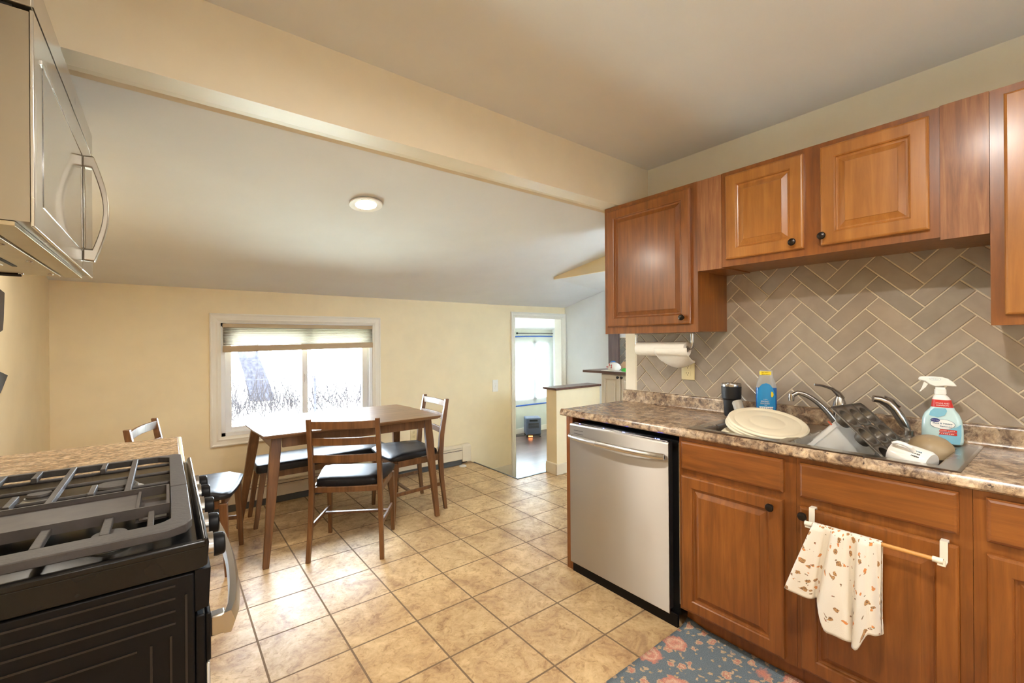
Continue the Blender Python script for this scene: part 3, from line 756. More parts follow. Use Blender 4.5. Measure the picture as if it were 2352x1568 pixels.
# worktop: post-formed profile swept along the wall, cut out for the sink
prof = [(1.868, 0.906), (1.862, 0.912), (1.8615, 0.924), (1.866, 0.930), (1.868, 0.938), (1.876, 0.9445), (1.886, 0.942), (1.902, 0.9415), (1.93, 0.9415), (2.375, 0.9415), (2.440, 0.9415), (2.455, 0.944), (2.461, 0.955), (2.461, 1.004), (2.465, 1.013), (2.474, 1.017), (2.488, 1.017), (2.488, 0.906), (2.375, 0.906), (1.93, 0.906)]
ys = [1.930, 1.928, 1.095, 0.262, -1.6]
bm = bmesh.new()
R = [[bm.verts.new((x, y, z)) for x, z in prof] for y in ys]
for a in range(len(ys) - 1):
    for k in range(len(prof)):
        hole = (a == 2) and k in (8, 18)
        if hole: continue
        k2 = (k + 1) % len(prof)
        bm.faces.new([R[a][k], R[a][k2], R[a + 1][k2], R[a + 1][k]])
# cut edges round the sink opening
for a in (2, 3):
    bm.faces.new([R[a][8], R[a][9], R[a][18], R[a][19]])
bm.faces.new([R[2][8], R[3][8], R[3][19], R[2][19]]); bm.faces.new([R[2][9], R[3][9], R[3][18], R[2][18]])
bm.faces.new(R[0]); bm.faces.new(R[-1][::-1])
mb = MB(); mb.bm.free(); mb.bm = bm
o = mb.build('worktop', 'lam', None, angle=40)
tag(o, 'speckled brown granite-look laminate worktop with low backsplash, running under the sink', 'worktop')

# sink
s = thing('kitchen_sink', 'double-bowl stainless steel sink set into the laminate worktop, filled with dishes', 'sink')
sx = [1.897, 1.945, 2.300, 2.425]; sy = [0.232, 0.285, 0.720, 0.755, 1.075, 1.128]
bm = bmesh.new(); zt = 0.9455; V = {}
def gv(i, j):
    if (i, j) not in V: V[(i, j)] = bm.verts.new((sx[i], sy[j], zt))
    return V[(i, j)]
for i in range(3):
    for j in range(5):
        if i == 1 and j in (1, 3): continue
        bm.faces.new([gv(i, j), gv(i + 1, j), gv(i + 1, j + 1), gv(i, j + 1)])
for j in (1, 3):
    top = [gv(1, j), gv(2, j), gv(2, j + 1), gv(1, j + 1)]
    cx = (sx[1] + sx[2]) / 2; cy = (sy[j] + sy[j + 1]) / 2
    ring = top
    for dz, ins in ((-0.010, 0.004), (-0.150, 0.014), (-0.165, 0.045)):
        nr = []
        for q in top:
            nr.append(bm.verts.new((q.co.x + math.copysign(ins, cx - q.co.x), q.co.y + math.copysign(ins, cy - q.co.y), zt + dz)))
        for k in range(4): bm.faces.new([ring[k], ring[(k + 1) % 4], nr[(k + 1) % 4], nr[k]])
        ring = nr
    bm.faces.new(ring)
outer = [(0, 0), (3, 0), (3, 5), (0, 5)]
def border():
    L = []
    for i in range(3): L.append((i, 0))
    for j in range(5): L.append((3, j))
    for i in range(3, 0, -1): L.append((i, 5))
    for j in range(5, 0, -1): L.append((0, j))
    return L
bl = border(); lo = []
for i, j in bl:
    q = V[(i, j)].co; ox = -0.004 if i == 0 else (0.004 if i == 3 else 0); oy = -0.004 if j == 0 else (0.004 if j == 5 else 0)
    lo.append(bm.verts.new((q.x + ox, q.y + oy, 0.9425)))
for k in range(len(bl)):
    k2 = (k + 1) % len(bl); bm.faces.new([V[bl[k]], V[bl[k2]], lo[k2], lo[k]])
mb = MB(); mb.bm.free(); mb.bm = bm
mb.build('sink_body', 'sink', s, bevel=0.007, seg=3)
for yy in (0.47, 0.885):
    MB().lathe([(0, 0.002), (0.020, 0.002), (0.040, 0.006), (0.044, 0.0)], Matrix.Translation((2.12, yy, 0.7825)), 24).build('drain', 'nickel', s)
MB().box(2.325, 2.332, 0.30, 0.62, 0.9465, 0.9495).box(2.405, 2.410, 0.29, 0.66, 0.9465, 0.9495).build('deck_bead', 'sink', s, bevel=0.001)

# faucet
f = thing('faucet', 'brushed nickel single-lever faucet with long curved spout behind the sink', 'faucet')
bx, by = 2.372, 0.668
MB().lathe([(0, 0), (0.030, 0), (0.030, 0.012), (0.024, 0.022), (0.024, 0.085), (0.026, 0.088), (0.026, 0.105), (0.022, 0.125), (0.015, 0.145), (0, 0.155)], Matrix.Translation((bx, by, 0.9475)), 28).build('faucet_body', 'nickel', f)
pts = []
for i in range(15):
    u = i / 14
    pts.append((bx - 0.012 - 0.090 * u, by + 0.006 + 0.150 * u, 0.965 + 0.142 * math.sin(min(1.0, u * 1.08) * PI * 0.5) ** 0.85 - 0.018 * max(0, u - 0.86) / 0.14))
mb = MB().tube(pts, [0.013 - 0.003 * i / 14 for i in range(15)], 14)
e = Vector(pts[-1]); mb.lathe([(0, -0.022), (0.011, -0.022), (0.013, -0.004), (0.012, 0.010), (0, 0.012)], Matrix.Translation(e), 18)
mb.build('spout', 'nickel', f)
hp = [(bx + 0.004, by - 0.004, 1.085), (bx - 0.004, by + 0.004, 1.107), (bx - 0.020, by + 0.022, 1.128), (bx - 0.045, by + 0.050, 1.141), (bx - 0.066, by + 0.075, 1.146)]
MB().tube(hp, [0.020, 0.016, 0.010, 0.008, 0.007], 14, flat=0.7).build('lever', 'nickel', f)
# side sprayer
f = thing('side_sprayer', 'brushed nickel pull-out sprayer curving up beside the spray bottle', 'faucet sprayer')
qx, qy = 2.360, 0.430
MB().lathe([(0, 0), (0.030, 0), (0.031, 0.006), (0.026, 0.010), (0.016, 0.014), (0.016, 0.032), (0.013, 0.034), (0, 0.034)], Matrix.Translation((qx, qy, 0.9475)), 24).build('sprayer_base', 'nickel', f)
pts = [(qx - 0.001, qy + 0.001, 0.980), (qx - 0.006, qy + 0.012, 1.000), (qx - 0.012, qy + 0.026, 1.030), (qx - 0.018, qy + 0.042, 1.062), (qx - 0.028, qy + 0.062, 1.088), (qx - 0.040, qy + 0.084, 1.100), (qx - 0.052, qy + 0.104, 1.103)]
MB().tube(pts, [0.009, 0.017, 0.018, 0.017, 0.019, 0.015, 0.014], 16).build('sprayer_head', 'nickel', f)
MB().tube([(qx - 0.010, qy + 0.026, 1.072), (qx - 0.020, qy + 0.046, 1.100), (qx - 0.034, qy + 0.070, 1.114)], [0.006, 0.008, 0.006], 10, flat=0.6).build('trigger', 'nickel', f)

# ------------------------------------------------------------------ wall cabinets
UX = 2.18
def upper(name, label, y0, y1, z0, z1, doors, frame_mat, door_mat, top_depth=None):
    c = thing(name, label, 'cabinet')
    mb = MB().box(UX, UX + 0.019, y0, y1, z0, z1)
    mb.build('face_frame', frame_mat, c, smooth=False)
    MB().box(UX + 0.0195, 2.486, y0, y1, z0 + 0.004, z1 - 0.004).build('carcass', frame_mat, c, smooth=False)
    for (a, b, e, g, kn) in doors:
        d_ = raised_door('door', door_mat, c, a, b, e, g, UX - 0.02)
        if kn: knob(d_, UX - 0.02, kn[0], kn[1])
    return c
upper('wall_cabinet', 'tall cherry wall cabinet above the paper towel roll', 1.225, 1.842, 1.392, 2.174, [(1.258, 1.812, 1.435, 2.148, (1.298, 1.470))], 'cherry', 'cherry')
upper('wall_cabinet', 'short two-door maple-toned wall cabinet above the sink', 0.310, 1.097, 1.710, 2.174, [(0.735, 1.072, 1.742, 2.150, (0.772, 1.772)), (0.336, 0.672, 1.742, 2.150, (0.662, 1.778))], 'cherry', 'maple')
upper('wall_cabinet', 'tall maple-toned wall cabinet cut off by the right picture edge', -0.42, 0.188, 1.392, 2.176, [(-0.39, 0.155, 1.425, 2.148, (-0.35, 1.47))], 'cherry', 'maple')
o = MB().box(UX - 0.002, UX + 0.017, 1.098, 1.224, 1.706, 2.172).build('filler_panel', 'filler', smooth=False)
tag(o, 'narrow reddish wood filler strip right of the tall left wall cabinet', 'panel')
o = MB().box(UX - 0.004, UX + 0.015, 0.189, 0.309, 1.700, 2.176).build('filler_panel', 'filler', smooth=False)
tag(o, 'wide rough-grained wood filler strip at the right end of the short cabinet', 'panel')
o = MB().box(UX + 0.018, 2.486, 0.189, 0.309, 1.704, 1.720).build('filler_panel', 'cherry', smooth=False)
tag(o, 'dark wood bottom board closing the gap behind the wide filler strip', 'panel')
o = MB().box(UX + 0.018, 2.486, 1.098, 1.224, 1.708, 1.722).build('filler_panel', 'cherry', smooth=False)
tag(o, 'dark wood bottom board behind the narrow filler strip by the left cabinet', 'panel')

# ------------------------------------------------------------------ gas range
RY0, RY1, RXB, RXF = 1.17, 2.035, -0.60, 0.045
t = thing('gas_range', 'black freestanding gas range with griddle and steel oven handle at lower left', 'range')
MB().box(RXB, RXF, RY0, RY1, 0.03, 0.862).build('range_body', 'black', t, bevel=0.004)
# embossed ribs on the side panel facing the camera
mb = MB()
for k in range(4):
    zz = 0.842 - 0.026 * k
    mb.box(-0.36 if k else -0.55, 0.012, RY0 - 0.0022, RY0 + 0.001, zz, zz + 0.004)
for xx, z1_ in ((-0.028, 0.735), (0.004, 0.742), (0.030, 0.82)):
    mb.box(xx - 0.002, xx + 0.002, RY0 - 0.0022, RY0 + 0.001, 0.08, z1_)
mb.box(-0.50, -0.05, RY0 - 0.0022, RY0 + 0.001, 0.730, 0.734)
mb.build('side_rib', 'rib_highlight', t, smooth=False)
# cooktop pan with raised front lip
MB().prism([(RXB, 0.866), (0.050, 0.866), (0.068, 0.872), (0.071, 0.920), (0.069, 0.930), (0.062, 0.931), (0.058, 0.926), (0.054, 0.914), (RXB + 0.02, 0.914), (RXB, 0.926)], 'Y', RY0 - 0.004, RY1).build('cooktop', 'hob', t, bevel=0.003)
MB().box(RXB, 0.066, RY0 - 0.006, RY0 + 0.010, 0.912, 0.927).build('cooktop_edge', 'hob', t, bevel=0.004)
# burners
for bx_, by_, r_ in ((-0.12, 1.76, 0.052), (-0.44, 1.76, 0.042), (-0.10, 1.30, 0.036), (-0.44, 1.31, 0.045), (-0.28, 1.78, 0.03)):
    b_ = MB().lathe([(0, 0), (r_ * 1.25, 0), (r_ * 1.25, 0.006), (r_, 0.012), (r_, 0.016), (0, 0.016)], Matrix.Translation((bx_, by_, 0.914)), 26).build('burner', 'alum', t)
    MB().lathe([(0, 0), (r_ * 0.86, 0), (r_ * 0.9, 0.004), (r_ * 0.8, 0.009), (0, 0.010)], Matrix.Translation((bx_, by_, 0.9305)), 26).build('burner_cap', 'cast', b_)
# grates
gz0, gz1 = 0.940, 0.955
mb = MB()
def frame_strip(poly): mb.prism(poly, 'Z', gz0 - 0.004, gz1)
x_f0, x_f1 = 0.006, 0.044
frame_strip([(x_f0 + 0.0, 1.56), (x_f1, 1.56), (x_f1 - 0.004, 1.985), (x_f1 - 0.02, 2.005), (-0.58, 2.005), (-0.58, 1.985), (x_f0 - 0.03, 1.985), (x_f0, 1.96)])
xs_long = (-0.085, -0.235, -0.385, -0.535)
for xx in xs_long: mb.bar((xx, 1.552, gz1 - 0.005), (xx, 1.987, gz1 - 0.005), 0.014, 0.016)
for xx in (-0.160, -0.310, -0.460):
    mb.bar((xx, 1.895, gz1 - 0.005), (xx, 1.987, gz1 - 0.005), 0.013, 0.016)
    mb.bar((xx, 1.60, gz1 - 0.005), (xx, 1.70, gz1 - 0.005), 0.013, 0.016)
for yy in (1.665, 1.80): mb.tube([(-0.575, yy, gz0), (x_f0 + 0.002, yy, gz0)], 0.006, 8)
mb.tube([(-0.575, 1.935, gz0 - 0.004), (x_f0 + 0.002, 1.935, gz0 - 0.004)], 0.005, 8)
mb.build('grate', 'cast', t, bevel=0.002)
mb = MB()
frame_strip([(-0.58, 1.195), (x_f1 - 0.045, 1.195), (x_f1 - 0.012, 1.212), (x_f1, 1.245), (x_f1, 1.555), (x_f0, 1.555), (x_f0, 1.275), (x_f0 - 0.014, 1.258), (x_f0 - 0.03, 1.250), (-0.58, 1.250)])
for xx in (-0.105, -0.205, -0.305, -0.405, -0.505): mb.bar((xx, 1.248, gz1 - 0.006), (xx, 1.375, gz1 - 0.006), 0.016, 0.014)
mb.bar((-0.030, 1.248, gz1 - 0.006), (-0.030, 1.36, gz1 - 0.006), 0.012, 0.012)
mb.build('grate', 'cast', t, bevel=0.002)
# griddle plate with grease well
g_ = MB()
g_.box(-0.575, -0.055, 1.372, 1.548, 0.946, 0.953)
g_.box(-0.575, 0.004, 1.366, 1.372, 0.940, 0.964).box(-0.575, 0.004, 1.548, 1.554, 0.940, 0.964).box(-0.002, 0.004, 1.372, 1.548, 0.930, 0.964)
g_.box(-0.054, -0.002, 1.372, 1.548, 0.928, 0.933).box(-0.060, -0.054, 1.372, 1.548, 0.928, 0.958)
g_.build('griddle', 'griddle', t, smooth=False)
# front: control panel, knobs, oven door, handle
MB().prism([(RXF, 0.775), (0.070, 0.780), (0.074, 0.864), (RXF, 0.866)], 'Y', RY0, RY1).build('control_panel', 'black', t, bevel=0.002)
for yy in (1.365, 1.530, 1.695, 1.855, 1.985):
    k_ = MB().lathe([(0, 0), (0.033, 0), (0.033, 0.017), (0.029, 0.018), (0, 0.020)], Matrix.Translation((0.0735, yy, 0.838)) @ Matrix.Rotation(PI / 2, 4, 'Y'), 26).build('burner_knob', 'nickel', t)
    MB().lathe([(0, 0), (0.028, 0), (0.029, 0.004), (0.027, 0.021), (0.024, 0.024), (0, 0.024)], Matrix.Translation((0.092, yy, 0.838)) @ Matrix.Rotation(PI / 2, 4, 'Y'), 26).build('knob_cap', 'black', k_)
d_ = MB().box(RXF + 0.001, 0.064, RY0 + 0.002, RY1 - 0.002, 0.20, 0.765).build('oven_door', 'black', t, bevel=0.004)
MB().box(0.0645, 0.072, RY0 + 0.004, RY1 - 0.004, 0.21, 0.655).build('door_skin', 'steel', d_, bevel=0.002)
MB().box(0.0645, 0.0735, RY0 + 0.002, RY1 - 0.002, 0.660, 0.764).build('door_top_band', 'black', d_, bevel=0.003)
MB().box(RXF + 0.001, 0.066, RY0 + 0.002, RY1 - 0.002, 0.04, 0.192).build('storage_drawer', 'steel', t, bevel=0.004)
n = 19; rings = []
for i in range(n):
    u = i / (n - 1); y = RY0 + 0.035 + (RY1 - RY0 - 0.07) * u; xo = 0.108 + 0.036 * math.sin(PI * u) ** 0.6
    rings.append([(xo - 0.008, y, 0.690), (xo + 0.006, y, 0.688), (xo + 0.014, y, 0.712), (xo + 0.006, y, 0.738), (xo - 0.008, y, 0.736), (xo - 0.012, y, 0.712)])
MB().loft(rings).build('oven_handle', 'handle', t, angle=50)
for yy in (RY0 + 0.036, RY1 - 0.066):
    MB().box(0.0738, 0.104, yy, yy + 0.030, 0.690, 0.736).build('handle_bracket', 'handle', t, bevel=0.004)

# worktop and base cabinet beyond the range
t = thing('side_worktop', 'short laminate worktop strip beyond the range with a white front edge', 'worktop')
MB().box(-0.618, 0.038, 2.04, 2.585, 0.885, 0.920).build('laminate_top', 'lam_top', t, bevel=0.002)
MB().box(0.0385, 0.052, 2.04, 2.585, 0.884, 0.919).build('front_edge', 'offwhite', t, bevel=0.004)
c = thing('base_cabinet', 'cherry base cabinet hidden between the range and the left dining chair', 'cabinet')
MB().box(-0.616, 0.0, 2.045, 2.57, 0.10, 0.884).build('cabinet_body', 'cherry', c, smooth=False)
MB().box(0.001, 0.018, 2.06, 2.555, 0.12, 0.87).build('door', 'cherry', c, bevel=0.002)
MB().box(-0.616, -0.07, 2.05, 2.565, 0.0, 0.099).build('toe_kick', 'cherry', c, smooth=False)

# ------------------------------------------------------------------ microwave
MY0, MY1, MZ0, MZ1, MX = 1.25, 2.115, 1.580, 2.075, -0.20
t = thing('microwave', 'stainless over-the-range microwave with bowed vertical handle at upper left', 'microwave')
MB().box(-0.618, MX - 0.0065, MY0, MY1, MZ0 + 0.008, 1.995).build('microwave_body', 'microsteel_shaded', t, smooth=False)
MB().box(-0.618, MX - 0.002, MY0, MY1, 2.006, MZ1).build('vent_hood_top', 'microsteel_shaded', t, bevel=0.002)
MB().box(-0.60, MX - 0.03, MY0 + 0.01, MY1 - 0.01, 1.9955, 2.0055).build('seam', 'darkgap', t, smooth=False)
dmb = MB().box(MX - 0.006, MX, MY0, 1.875, MZ0, 2.000).build('door', 'microsteel', t, bevel=0.0015)
MB().box(MX + 0.0002, MX + 0.0014, MY0 + 0.075, 1.868, MZ0 + 0.055, 1.925).build('door_glass', 'microfront', dmb, smooth=False)
MB().box(MX - 0.001, MX + 0.0025, MY0 + 0.06, 1.872, 1.926, 1.934).build('door_trim', 'steel_h', dmb)
MB().box(MX - 0.0019, MX + 0.0002, MY0, MY1, 2.006, MZ1).build('top_trim', 'microsteel', t, smooth=False)
MB().box(MX - 0.006, MX - 0.0005, 1.878, MY1, MZ0, 2.000).build('control_panel', 'microsteel', t, bevel=0.003)
MB().lathe([(0, 0), (0.017, 0), (0.016, 0.002), (0, 0.0025)], Matrix.Translation((MX - 0.002, 1.75, 2.040)) @ Matrix.Rotation(PI / 2, 4, 'Y'), 24).build('badge', 'nickel', t)
# bowed handle: flat band in the X-Z plane
seg_o = [(MX + 0.001, 1.608)] + [(MX + 0.026 + 0.034 * math.sin(PI * k / 16), 1.606 + 0.326 * k / 16) for k in range(17)] + [(MX + 0.001, 1.930)]
seg_i = [(MX + 0.001, 1.645)] + [(MX + 0.022 + 0.024 * math.sin(PI * k / 16), 1.645 + 0.250 * k / 16) for k in range(17)] + [(MX + 0.001, 1.895)]
mb = MB()
rings = [[(a[0], 1.874, a[1]), (a[0], 1.902, a[1]), (b[0], 1.902, b[1]), (b[0], 1.874, b[1])] for a, b in zip(seg_o, seg_i)]
mb.loft(rings); mb.build('handle', 'handle', t, bevel=0.003)
MB().box(MX + 0.0006, MX + 0.006, 1.876, 1.90, 1.646, 1.896).build('handle_strip', 'handle', t, bevel=0.002)
# underside
u_ = MB().box(-0.612, MX - 0.075, MY0 + 0.02, MY1 - 0.03, MZ0 - 0.004, MZ0 + 0.007).build('bottom_plate', 'microunder', t, bevel=0.001)
MB().box(MX - 0.070, MX - 0.027, MY0 + 0.003, MY1 - 0.003, MZ0 - 0.002, MZ0 + 0.0075).build('bottom_lip', 'microunder', t, bevel=0.001)
for (a, b) in ((MX - 0.09, 1.48), (MX - 0.09, 1.74), (MX - 0.09, 2.02), (MX - 0.16, 2.05)):
    MB().lathe([(0, 0), (0.007, 0), (0.006, -0.003), (0, -0.004)], Matrix.Translation((a, b, MZ0 - 0.0042)), 14).build('screw', 'nickel', u_)
MB().box(-0.50, -0.36, 1.45, 1.86, MZ0 - 0.007, MZ0 - 0.0042).build('grease_filter', 'alum', u_, bevel=0.001)
MB().box(-0.345, -0.335, 1.44, 1.87, MZ0 - 0.006, MZ0 - 0.0042).build('filter_slot', 'darkgap', u_, smooth=False)
MB().tube([(-0.60, 2.06, MZ0 - 0.008), (-0.36, 2.06, MZ0 - 0.008)], 0.006, 10).build('rear_bar', 'bronze', u_)

# dark things hanging on the left wall
o = MB().prism([(3.00, 1.62), (3.145, 1.60), (3.125, 1.47), (3.11, 1.42), (3.02, 1.40)], 'X', XL + 0.002, XL + 0.016).build('wall_ornament', 'cast', bevel=0.002)
tag(o, 'dark grey textured wall ornament at the left picture edge, the upper piece', 'wall ornament')
o = MB().prism([(2.98, 1.245), (3.19, 1.205), (3.07, 1.13), (2.98, 1.11)], 'X', XL + 0.002, XL + 0.016).build('wall_ornament', 'blackmatte', bevel=0.002)
tag(o, 'dark pointed wall ornament at the left picture edge, the lower piece', 'wall ornament')

# ------------------------------------------------------------------ dining chairs, table, bench
def make_chair(label):
    t = thing('dining_chair', label, 'chair', 'dining chairs round the table')
    W = 0.205
    for s_ in (-1, 1):
        mb = MB()
        path = [(s_ * 0.222, -0.228, 0.0), (s_ * 0.212, -0.200, 0.25), (s_ * 0.207, -0.192, 0.44), (s_ * 0.206, -0.205, 0.60), (s_ * 0.205, -0.255, 0.885)]
        szs = [(0.026, 0.026), (0.028, 0.034), (0.028, 0.042), (0.027, 0.040), (0.026, 0.030)]
        rings = []
        for (x, y, z), (w, d) in zip(path, szs): rings.append([(x - w / 2, y - d / 2, z), (x + w / 2, y - d / 2, z), (x + w / 2, y + d / 2, z), (x - w / 2, y + d / 2, z)])
        mb.loft(rings).build('leg', 'walnut', t, bevel=0.003)
        mb = MB()
        rings = []
        for (x, y, z), (w, d) in zip([(s_ * 0.218, 0.212, 0.0), (s_ * 0.216, 0.200, 0.25), (s_ * 0.214, 0.192, 0.425)], [(0.024, 0.026), (0.028, 0.034), (0.034, 0.042)]):
            rings.append([(x - w / 2, y - d / 2, z), (x + w / 2, y - d / 2, z), (x + w / 2, y + d / 2, z), (x - w / 2, y + d / 2, z)])
        mb.loft(rings).build('leg', 'walnut', t, bevel=0.003)
        MB().bar((s_ * 0.213, -0.186, 0.205), (s_ * 0.2155, 0.190, 0.190), 0.014, 0.026).build('stretcher', 'walnut', t, bevel=0.002)
        MB().bar((s_ * 0.209, -0.172, 0.425), (s_ * 0.213, 0.172, 0.420), 0.018, 0.048).build('seat_rail', 'walnut', t, bevel=0.002)
    MB().bar((-0.206, 0.070, 0.194), (0.206, 0.070, 0.194), 0.026, 0.014).build('stretcher', 'walnut', t, bevel=0.002)
    def curved(name, z, h, yb, bow, th=0.016, w=0.193):
        mb = MB(); rings = []
        for k in range(13):
            u = k / 12; x = -w + 2 * w * u; y = yb - bow * math.sin(PI * u)
            rings.append([(x, y - th / 2, z - h / 2), (x, y + th / 2, z - h / 2), (x, y + th / 2, z + h / 2), (x, y - th / 2, z + h / 2)])
        mb.loft(rings).build(name, 'walnut', t, bevel=0.002)
    curved('back_slat', 0.846, 0.048, -0.246, 0.020)
    curved('back_slat', 0.742, 0.046, -0.226, 0.020)
    curved('back_slat', 0.632, 0.048, -0.208, 0.020)
    curved('seat_rail', 0.434, 0.034, -0.186, 0.012, 0.018)
    curved('seat_rail', 0.418, 0.048, 0.186, 0.0, 0.018)
    # upholstered seat, slightly saddle shaped, tapering to the back
    mb = MB(); rings = []
    nx = 24
    def hw(v): return 0.192 + 0.052 * min(1, max(0, (v - 0.12) / 0.6)) if v > 0.12 else 0.188
    layers = [(0.446, 0.985), (0.455, 1.0), (0.470, 1.0), (0.484, 0.985), (0.492, 0.93)]
    out = []
    pts = []
    for k in range(9): pts.append((-0.186 + 0.372 * k / 8, -0.172 - 0.006 * math.sin(PI * k / 8)))
    pts += [(0.200, -0.120), (0.215, -0.03), (0.232, 0.07), (0.240, 0.155), (0.236, 0.200), (0.215, 0.226)]
    for k in range(1, 8): pts.append((0.215 - 0.43 * k / 8, 0.226 + 0.010 * math.sin(PI * k / 8)))
    pts += [(-0.215, 0.226), (-0.236, 0.200), (-0.240, 0.155), (-0.232, 0.07), (-0.215, -0.03), (-0.200, -0.120)]
    for z, sc in layers:
        rings.append([(x * sc, y * sc, z - 0.012 * (y > 0.18) * (z > 0.47) + 0.006 * (abs(x) / 0.24) ** 2) for x, y in pts])
    rings.append([(x * 0.6, y * 0.6, 0.4935) for x, y in pts]); rings.append([(x * 0.15, y * 0.15, 0.491) for x, y in pts])
    mb.loft(rings); mb.build('seat', 'leather', t, angle=70)
    return t
ch = make_chair('walnut ladder-back dining chair turned back towards the camera, in front of the table')
put(ch, (0.988, 3.004, 0), math.radians(-32))
cb = dup(ch, 'walnut ladder-back dining chair at the right end of the table, beside the wall outlet')
put(cb, (1.560, 3.412, 0), math.radians(88.5))
cc = dup(ch, 'walnut ladder-back dining chair at the left table end, half hidden by the range')
put(cc, (0.128, 3.322, 0), math.radians(-105.6))

t = thing('dining_table', 'walnut dining table with splayed tapered legs below the window', 'table')
top = [(0.451, 2.975), (0.75, 2.966), (1.05, 2.960), (1.35, 2.958), (1.622, 2.960), (1.632, 3.15), (1.634, 3.36), (1.630, 3.56), (1.610, 3.745), (1.35, 3.758), (1.02, 3.762), (0.70, 3.760), (0.425, 3.752), (0.420, 3.50), (0.430, 3.22)]
cx, cy = 1.03, 3.35
mb = MB()
rings = [[(cx + (x - cx) * sc, cy + (y - cy) * sc, z) for x, y in top] for z, sc in ((0.776, 0.965), (0.790, 0.998), (0.800, 1.0))]
mb.loft(rings).build('tabletop', 'walnut_h', t, smooth=False)
tl = [((0.535, 3.075), (0.462, 3.015)), ((1.570, 3.085), (1.652, 3.085)), ((0.505, 3.625), (0.412, 3.800)), ((1.555, 3.625), (1.625, 3.805))]
for (a, b) in tl:
    mb = MB(); rings = []
    for z, w, d in ((0.775, 0.058, 0.034), (0.60, 0.062, 0.036), (0.35, 0.050, 0.034), (0.0, 0.034, 0.030)):
        u = 1 - z / 0.775
        x = a[0] + (b[0] - a[0]) * u; y = a[1] + (b[1] - a[1]) * u
        rings.append([(x - w / 2, y - d / 2, z), (x + w / 2, y - d / 2, z), (x + w / 2, y + d / 2, z), (x - w / 2, y + d / 2, z)])
    mb.loft(rings).build('leg', 'walnut', t, bevel=0.004)
MB().box(0.568, 1.540, 3.066, 3.088, 0.700, 0.776).build('apron', 'walnut', t, bevel=0.002)
MB().box(0.540, 1.522, 3.618, 3.640, 0.700, 0.776).build('apron', 'walnut', t, bevel=0.002)
MB().box(0.508, 0.528, 3.095, 3.605, 0.700, 0.776).build('apron', 'walnut', t, bevel=0.002)
MB().box(1.560, 1.580, 3.105, 3.605, 0.700, 0.776).build('apron', 'walnut', t, bevel=0.002)

t = thing('bench', 'walnut dining bench with black padded seat, between the table and the window', 'bench')
mb = MB(); rings = []
bpts = rrect(1.02, 0.375, 0.04, 5)
for z, sc in ((0.405, 0.99), (0.418, 1.0), (0.440, 1.0), (0.455, 0.985), (0.462, 0.95)):
    rings.append([(1.018 + x * (1 - (1 - sc) * 0.4), 3.850 + y * sc, z) for x, y in bpts])
rings.append([(1.018 + x * 0.9, 3.850 + y * 0.6, 0.465) for x, y in bpts]); rings.append([(1.018 + x * 0.5, 3.850 + y * 0.2, 0.465) for x, y in bpts])
mb.loft(rings).build('seat', 'leather', t, angle=70)
for x0_, x1_ in ((0.560, 0.505), (1.475, 1.545)):
    for yy, y2 in ((3.712, 3.705), (3.985, 3.995)):
        mb = MB(); rings = []
        for z, w in ((0.404, 0.040), (0.0, 0.028)):
            u = 1 - z / 0.404; x = x0_ + (x1_ - x0_) * u; y = yy + (y2 - yy) * u
            rings.append([(x - w / 2, y - w / 2, z), (x + w / 2, y - w / 2, z), (x + w / 2, y + w / 2, z), (x - w / 2, y + w / 2, z)])
        mb.loft(rings).build('leg', 'walnut', t, bevel=0.003)
for yy in (3.700, 3.980): MB().box(0.582, 1.452, yy, yy + 0.018, 0.352, 0.404).build('seat_rail', 'walnut', t, bevel=0.002)
for xx in (0.548, 1.468): MB().box(xx, xx + 0.018, 3.733, 3.965, 0.352, 0.404).build('seat_rail', 'walnut', t, bevel=0.002)

# ------------------------------------------------------------------ baseboard heater, outlets, switch
t = thing('baseboard_heater', 'long cream baseboard heater along the window wall', 'heater')
MB().prism([(4.254, 0.055), (4.254, 0.214), (4.205, 0.214), (4.190, 0.200), (4.188, 0.196), (4.188, 0.150), (4.192, 0.146), (4.192, 0.060), (4.200, 0.055)], 'X', -0.50, 2.560).build('cover', 'trimcream', t, smooth=False)
MB().box(-0.50, 2.56, 4.1865, 4.1885, 0.158, 0.163).build('louver_gap', 'darkgap', t, smooth=False)
MB().box(-0.50, 2.56, 4.1868, 4.1885, 0.184, 0.186).build('louver_gap', 'darkgap', t, smooth=False)
MB().prism([(4.255, 0.030), (4.255, 0.218), (4.203, 0.218), (4.186, 0.202), (4.184, 0.030)], 'X', 2.561, 2.668).build('end_cap', 'trimcream', t, bevel=0.004)
MB().box(-0.50, 2.56, 4.205, 4.252, 0.0005, 0.054).build('support', 'vinylbase', t, smooth=False)
o = MB().lathe([(0, 0), (0.040, 0), (0.040, 0.006), (0.030, 0.014), (0, 0.016)], Matrix.Translation((2.53, 4.135, 0.0005)), 20).build('glide_cap', 'whiteplastic')
tag(o, 'small round white plastic cap lying on the floor at the heater end', 'cap')

